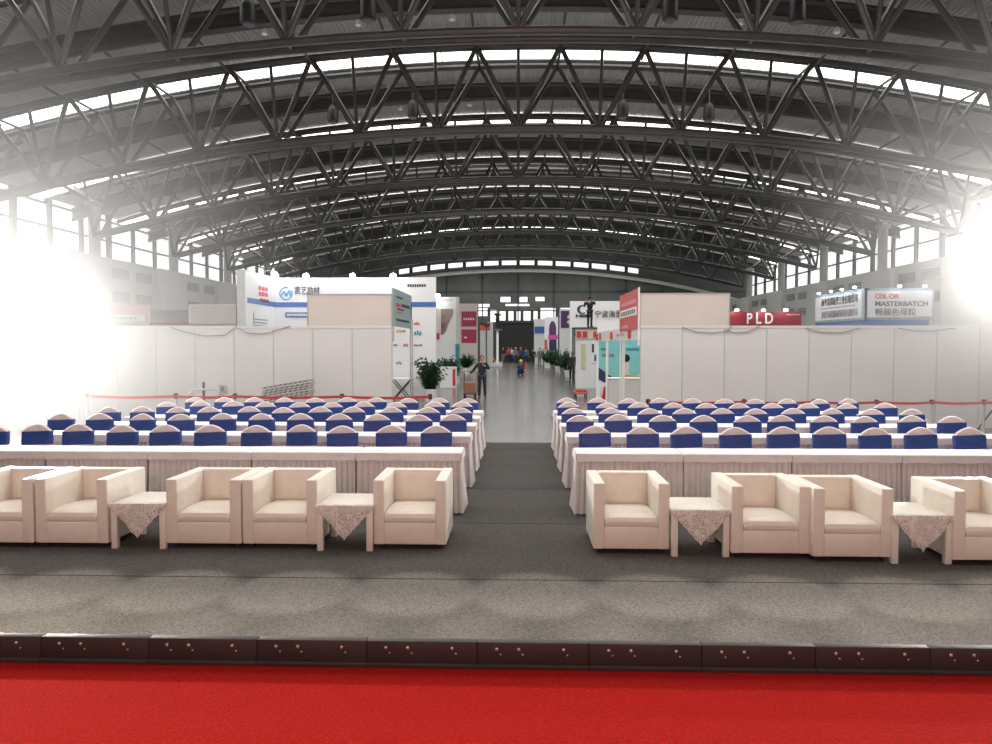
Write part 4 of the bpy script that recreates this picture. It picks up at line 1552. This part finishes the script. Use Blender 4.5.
def person(label, loc, rz, pose, top, legs, hair='hair', helmet=None, scale=1.0, fingers=False):
    P = POSES[pose]
    t = thing('person', label, 'person', loc, rz)
    V, Ed, Ra = [], [], []

    def add(p_, r_, par=None):
        V.append(Vector(p_)); Ra.append(r_)
        if par is not None: Ed.append((par, len(V) - 1))
        return len(V) - 1
    pel, che, nek, hed = (Vector(P[k_]) for k_ in ('pel', 'che', 'nek', 'hed'))
    i0 = add(pel, (.13, .10))
    i1 = add(pel.lerp(che, .5), (.125, .095), i0)
    i2 = add(che, (.145, .10), i1)
    i3 = add(nek, .052, i2)
    i4 = add(nek.lerp(hed, .45), .056, i3)
    for s, k_ in ((-1, 0), (1, 1)):
        s1 = add(che + Vector((s * P['sh'], 0, .08)), .058, i2)
        s2 = add(P['el'][k_], .043, s1)
        s3 = add(P['ha'][k_], .029, s2)
        hd = (Vector(P['ha'][k_]) - Vector(P['el'][k_])).normalized()
        pm = add(Vector(P['ha'][k_]) + hd * .07, (.036, .020), s3)
    for s, k_ in ((-1, 0), (1, 1)):
        h_ = add(pel + Vector((s * P['hip'], 0, -.04)), .085, i0)
        kn = add(P['kn'][k_], .056, h_)
        an = Vector(P['an'][k_])
        a_ = add(an, .040, kn)
        add(an + Vector((0, -.16, -.045)), (.042, .028), a_)
    body = skin_mesh('body', V, Ed, Ra, M['skin'], t)
    # head with nose, ears
    hb_ = MB()
    hb_.ball(hed + Vector((0, 0, .02)), .10, .82, .98, 1.18, 16, 12)
    hb_.ball(hed + Vector((0, -.10, .0)), .018, .8, 1.2, 1.4, 8, 6)
    for s in (-1, 1):
        hb_.ball(hed + Vector((s * .083, .005, .01)), .026, .5, .8, 1.2, 8, 6)
    hb_.ball(hed + Vector((0, -.075, -.06)), .03, 1.1, .7, .5, 8, 6)
    head = hb_.build('head', M['skin'], body)
    eb = MB()
    for s in (-1, 1):
        eb.ball(hed + Vector((s * .033, -.088, .03)), .011, 1.3, .6, .8, 8, 6)
    eb.build('eyes', M['hair'], body)
    # fingers and thumbs
    fb = MB()
    for k_, s in ((0, -1), (1, 1)):
        ha = Vector(P['ha'][k_])
        hd = (ha - Vector(P['el'][k_])).normalized()
        sd = hd.cross(Vector((1, 0, 0)))
        if sd.length < .1: sd = Vector((0, 1, 0))
        sd.normalize()
        nn = hd.cross(sd)
        for f_ in range(4):
            b0 = ha + hd * .085 + sd * (f_ - 1.5) * .018
            L = (.062, .072, .068, .052)[f_]
            m_ = b0 + hd * L * .55
            fb.path([b0, m_, m_ + (hd * .8 + nn * .5 * s).normalized() * L * .45], .0085, 6)
        b0 = ha + hd * .03 - sd * .03
        fb.path([b0, b0 + (hd * .6 - sd * .8).normalized() * .035, b0 + (hd * .9 - sd * .8).normalized() * .06], .0095, 6)
    fb.build('fingers', M['skin'], body)
    # clothes: jacket and trousers follow the body
    V2, E2, R2 = [], [], []

    def add2(p_, r_, par=None):
        V2.append(Vector(p_)); R2.append(r_)
        if par is not None: E2.append((par, len(V2) - 1))
        return len(V2) - 1
    jb = add2(pel + Vector((0, -.0, -.13)), (.16, .12))
    j0 = add2(pel + Vector((0, 0, .0)), (.165, .125), jb)
    j1 = add2(pel.lerp(che, .5), (.155, .12), j0)
    j2 = add2(che, (.17, .125), j1)
    j3 = add2(che.lerp(nek, .8), .075, j2)
    for s, k_ in ((-1, 0), (1, 1)):
        s1 = add2(che + Vector((s * P['sh'], 0, .08)), .078, j2)
        s2 = add2(P['el'][k_], .060, s1)
        add2(Vector(P['el'][k_]).lerp(Vector(P['ha'][k_]), .95), .046, s2)
    skin_mesh('jacket', V2, E2, R2, M[top], t)
    V2, E2, R2 = [], [], []
    j0 = add2(pel + Vector((0, 0, -.0)), (.15, .115))
    for s, k_ in ((-1, 0), (1, 1)):
        h_ = add2(pel + Vector((s * P['hip'], 0, -.05)), .10, j0)
        kn = add2(P['kn'][k_], .074, h_)
        add2(Vector(P['kn'][k_]).lerp(Vector(P['an'][k_]), 1.08), .060, kn)
    skin_mesh('trousers', V2, E2, R2, M[legs], t)
    sb = MB()
    for k_ in (0, 1):
        an = Vector(P['an'][k_])
        sb.ball(an + Vector((0, -.07, -.04)), .06, .8, 2.2, .68, 10, 8)
    sb.build('shoes', M['hair'], t)
    if helmet:
        hm = MB()
        hm.lathe([(.125, 0), (.13, .012), (.112, .02), (.108, .06), (.085, .105), (.04, .128), (.01, .132)], hed + Vector((0, -.005, .06)), 18)
        hm.build('helmet', M[helmet], t)
    else:
        hh = MB()
        hh.ball(hed + Vector((0, .018, .045)), .104, .88, .98, 1.06, 14, 10)
        hh.build('hair', M[hair], t)
    t.scale = (scale,) * 3
    return t


p = onz(482, 398)
person('person in a black outfit with grey chest standing beside a box trolley', p, R(8), 'cart', 'black_cloth', 'black_cloth', scale=.95)
pc = onz(469.5, 398.5)
t = thing('box_trolley', 'dark framed trolley loaded with cartons beside the standing person', 'trolley', pc)
MB().box(-.26, .26, -.05, .75, .16, .20, .01).build('deck', M['ink'], t)
MB().path([(-.25, .7, .2), (-.25, .74, 1.02), (.25, .74, 1.02), (.25, .7, .2)], .018, 8).build('handle', M['ink'], t)
for sx in (-.2, .2):
    for y in (.05, .65):
        MB().tube((sx - .02, y, .08), (sx + .02, y, .08), .08, 12).build('wheel', M['black_plastic'], t)
for i, (z, h_, lb) in enumerate(((.2, .22, 'brown carton at the bottom of the box trolley'), (.42, .18, 'brown carton on top of the other carton on the trolley'))):
    c = thing('carton', lb, 'box', pc + Vector((0, .02, z)))
    MB().box(-.2, .2, 0, .5, 0, h_, .006).build('body', M['carton'], c, smooth=False)
    MB().box(-.201, .201, .22, .28, .0, h_ + .002).build('tape', M['panel_cream'], c, smooth=False)

person('squatting person in dark blue with a yellow helmet on the shiny aisle floor', onz(520, 375.5), R(25), 'squat', 'navy', 'navy', helmet='yellow', scale=1.0)
person('person in dark clothes working on the scaffold platform', (at(590.5, 327, Ys).x, Ys + .4, zp), R(150), 'arms_up', 'black_cloth', 'black_cloth', scale=.98)
person('person in dark clothes standing on the floor right of the aisle, pink shirt', onz(572, 381), R(-30), 'stand', 'black_cloth', 'black_cloth', scale=.95)
CROWD = [(533, 366, 'walk', 'black_cloth', 'black_cloth', 'person in black walking at the far right of the distant crowd', 180),
         (526, 364.5, 'walk', 'blue_cloth', 'navy', 'person in a blue jacket walking in the distant crowd', 170),
         (520.5, 363.5, 'stand', 'navy', 'black_cloth', 'person with a red cap in the middle of the distant crowd', 0),
         (515.5, 364.5, 'walk', 'grey_cloth', 'navy', 'person in grey walking in the distant crowd, orange helmet', 10),
         (508.5, 362.5, 'stand', 'red_cloth', 'black_cloth', 'person in a red jacket at the left of the distant crowd', 0),
         (503, 362.5, 'stand', 'black_cloth', 'grey_cloth', 'person in black left of the red jacket in the distant aisle', 40),
         (539.5, 366, 'stand', 'grey_cloth', 'grey_cloth', 'person in pale grey at the edge of the distant palms', -30),
         (511.5, 362.3, 'stand', 'white_cloth', 'black_cloth', 'person in a white shirt before the dark entrance', 10)]
for px, py, ps_, c1_, c2_, lb, an in CROWD:
    person(lb, onz(px, py), R(an), ps_, c1_, c2_, helmet={'person with a red cap in the middle of the distant crowd': 'red_bright', 'person in grey walking in the distant crowd, orange helmet': 'orange'}.get(lb))
person('person in orange squatting by the plant bed left of the far aisle', onz(490, 365.5), R(40), 'squat', 'orange_cloth', 'black_cloth', scale=1.25)
# lift with a worker at the far left of the aisle
Yl = 64.0
xl = at(497.5, 330, Yl).x
zl = at(497.5, 329.5, Yl).z
t = thing('work_lift', 'white mast work lift far along the aisle', 'lift', (xl, Yl, 0))
MB().box(-.45, .45, -.4, .4, 0, .35, .03).build('base', M['booth_grey'], t)
MB().box(-.1, .1, -.1, .1, .35, zl - .05).build('mast', M['white_paint'], t, smooth=False)
MB().box(-.4, .4, -.35, .35, zl - .06, zl, .01).build('platform', M['ink_grey'], t)
MB().path([(-.38, -.33, zl), (-.38, -.33, zl + 1.0), (.38, -.33, zl + 1.0), (.38, -.33, zl)], .02, 6).build('guard_rail', M['ink'], t)
person('person in black standing on the white work lift', (xl, Yl, zl), R(20), 'arms_up', 'black_cloth', 'black_cloth')
# distant red traffic marker near the squatting person
p = onz(526.5, 368)
t = thing('safety_cone', 'small red safety cone beside the squatting person', 'cone', p)
MB().lathe([(.17, .03), (.03, .5), (.02, .52)], seg=14).build('cone', M['red_bright'], t)
MB().box(-.2, .2, -.2, .2, 0, .03, .005).build('base', M['ink'], t)


# ------------------------------------------------------------------ floodlights facing the stage, each in an added scattering ball imitating glare
def floodlight(label, p, tilt, aim):
    t = thing('floodlight', label, 'floodlight', (p.x, p.y, 0), aim)
    for k_ in range(3):
        a = 2 * PI * k_ / 3 + PI / 2
        MB().tube((0, .1, .9), (.6 * math.cos(a), .1 + .6 * math.sin(a), 0.01), .018, 8).build('leg', M['ink'], t)
    MB().tube((0, .1, .3), (0, .1, p.z - .35), .022, 10).build('pole', M['ink'], t)
    MB().box(-.36, .36, .0, .18, p.z - .30, p.z + .30, .03).build('housing', M['ink'], t)
    MB().box(-.32, .32, -.012, .0, p.z - .26, p.z + .26, .004).build('lens', M['flood'], t)
    MB().path([(-.4, .1, p.z), (-.4, .1, p.z - .38), (.4, .1, p.z - .38), (.4, .1, p.z)], .02, 6).build('yoke', M['ink'], t)
    return t


FL = at(22, 330, 16.6)
FR = at(1012, 262, 16.6)
floodlight('blazing white floodlight on a tripod at the left end of the partition', FL, 0, R(-28))
floodlight('blazing white floodlight on a tripod at the right edge of the view', FR, 0, R(28))


def glare_haze(label, c, r, dens, estr):  # made-up volume that imitates the bloom around a bright lamp
    m = bpy.data.materials.new('glare_haze')
    m.use_nodes = True
    nt = m.node_tree
    for n_ in list(nt.nodes): nt.nodes.remove(n_)
    out = nt.nodes.new('ShaderNodeOutputMaterial')
    v = nt.nodes.new('ShaderNodeVolumeScatter')
    v.inputs['Color'].default_value = (1, .985, .965, 1)
    v.inputs['Anisotropy'].default_value = .2
    tc = nt.nodes.new('ShaderNodeTexCoord')
    ln = nt.nodes.new('ShaderNodeVectorMath'); ln.operation = 'LENGTH'
    nt.links.new(tc.outputs['Object'], ln.inputs[0])
    mr = nt.nodes.new('ShaderNodeMapRange')
    mr.inputs['From Min'].default_value = 0
    mr.inputs['From Max'].default_value = r * .98
    mr.inputs['To Min'].default_value = 1
    mr.inputs['To Max'].default_value = 0
    nt.links.new(ln.outputs['Value'], mr.inputs['Value'])
    pw = nt.nodes.new('ShaderNodeMath'); pw.operation = 'POWER'; pw.inputs[1].default_value = 2.0
    nt.links.new(mr.outputs['Result'], pw.inputs[0])
    mu = nt.nodes.new('ShaderNodeMath'); mu.operation = 'MULTIPLY'; mu.inputs[1].default_value = dens
    nt.links.new(pw.outputs[0], mu.inputs[0])
    nt.links.new(mu.outputs[0], v.inputs['Density'])
    nt.links.new(v.outputs[0], out.inputs['Volume'])
    b = MB()
    bmesh.ops.create_icosphere(b.bm, subdivisions=4, radius=r)
    o = b.build('glare_haze', m)
    o.location = c
    tag(o, label, 'glare_haze', kind='stuff')
    return o


glare_haze('added pale scattering ball standing in for glare around the left floodlight', FL, 9.0, .17, 0)
glare_haze('added pale scattering ball standing in for glare around the right floodlight', FR, 7.0, .13, 0)


# ------------------------------------------------------------------ lights
def lamp(kind, loc, energy, color=(1, 1, 1), aim=None, size=1.0, sizey=None, angle=None, blend=.3, radius=.1):
    l = bpy.data.lights.new('lamp', kind)
    l.energy = energy
    l.color = color
    if kind == 'AREA':
        l.shape = 'RECTANGLE'
        l.size = size
        l.size_y = sizey or size
    elif kind == 'SPOT':
        l.spot_size = angle
        l.spot_blend = blend
        l.shadow_soft_size = radius
    elif kind == 'POINT':
        l.shadow_soft_size = radius
    o = bpy.data.objects.new('lamp', l)
    o.location = loc
    if aim is not None:
        d = Vector(aim) - Vector(loc)
        o.rotation_euler = d.to_track_quat('-Z', 'Y').to_euler()
    col.objects.link(o)
    return o


# hall lighting from the roof
for y in (12, 24, 40, 58, 74):
    lamp('AREA', (0, y, 9.6), 1150, (1, .98, .95), (0, y, 0), 26, 5)
for y in (16, 32, 50, 68, 79):  # added upward fill that lightens the roof, not a fixture of the hall
    lamp('AREA', (0, y, 4.8), 420, (1, .98, .95), (0, y, 12), 30, 4)
# row of spots over the stage front
for k_ in range(-6, 8):
    x = .15 + 1.03 * k_
    lamp('SPOT', (x, 5.2, 6.6), 2150, (1, .91, .79), (x, 5.93, 0), angle=R(10.6), blend=.55, radius=.03)
    lamp('SPOT', (x, 4.6, 6.6), 1500, (1, .91, .79), (x, 5.05, 0), angle=R(19), blend=.9, radius=.05)
# side floods lighting the stage and the front row
lamp('SPOT', (-11, 8.2, 3.4), 9000, (1, .84, .64), (-3.4, 1.8, .4), angle=R(50), blend=.6, radius=.15)
lamp('SPOT', (11, 8.2, 3.4), 4200, (1, .88, .76), (2.4, 2.2, .4), angle=R(50), blend=.6, radius=.15)
# added pink fill from behind the camera, tinting the armchair fronts
lamp('AREA', (0, -4.5, 4.2), 420, (1, .52, .45), (0, 8, .4), 9, 2.5)
# light of the two floodlights
lamp('SPOT', FL + Vector((.15, -.3, 0)), 9500, (1, .975, .94), FL + Vector((4.5, -9, -.6)), angle=R(165), blend=1.0, radius=.3)
lamp('SPOT', FR + Vector((-.15, -.3, 0)), 5200, (1, .965, .93), FR + Vector((-4.5, -9, -.6)), angle=R(165), blend=1.0, radius=.3)

w = bpy.data.worlds.new('world')
scene.world = w
w.use_nodes = True
bg = w.node_tree.nodes['Background']
bg.inputs['Color'].default_value = (1, 1, 1, 1)
bg.inputs['Strength'].default_value = 1.2

scene.view_settings.view_transform = 'Standard'
scene.view_settings.look = 'None'
scene.view_settings.exposure = 0.0
scene.cycles.use_denoising = True
scene.cycles.max_bounces = 6
scene.cycles.diffuse_bounces = 3
scene.cycles.glossy_bounces = 3
scene.cycles.transparent_max_bounces = 8
scene.cycles.volume_bounces = 0
scene.cycles.sample_clamp_indirect = 6
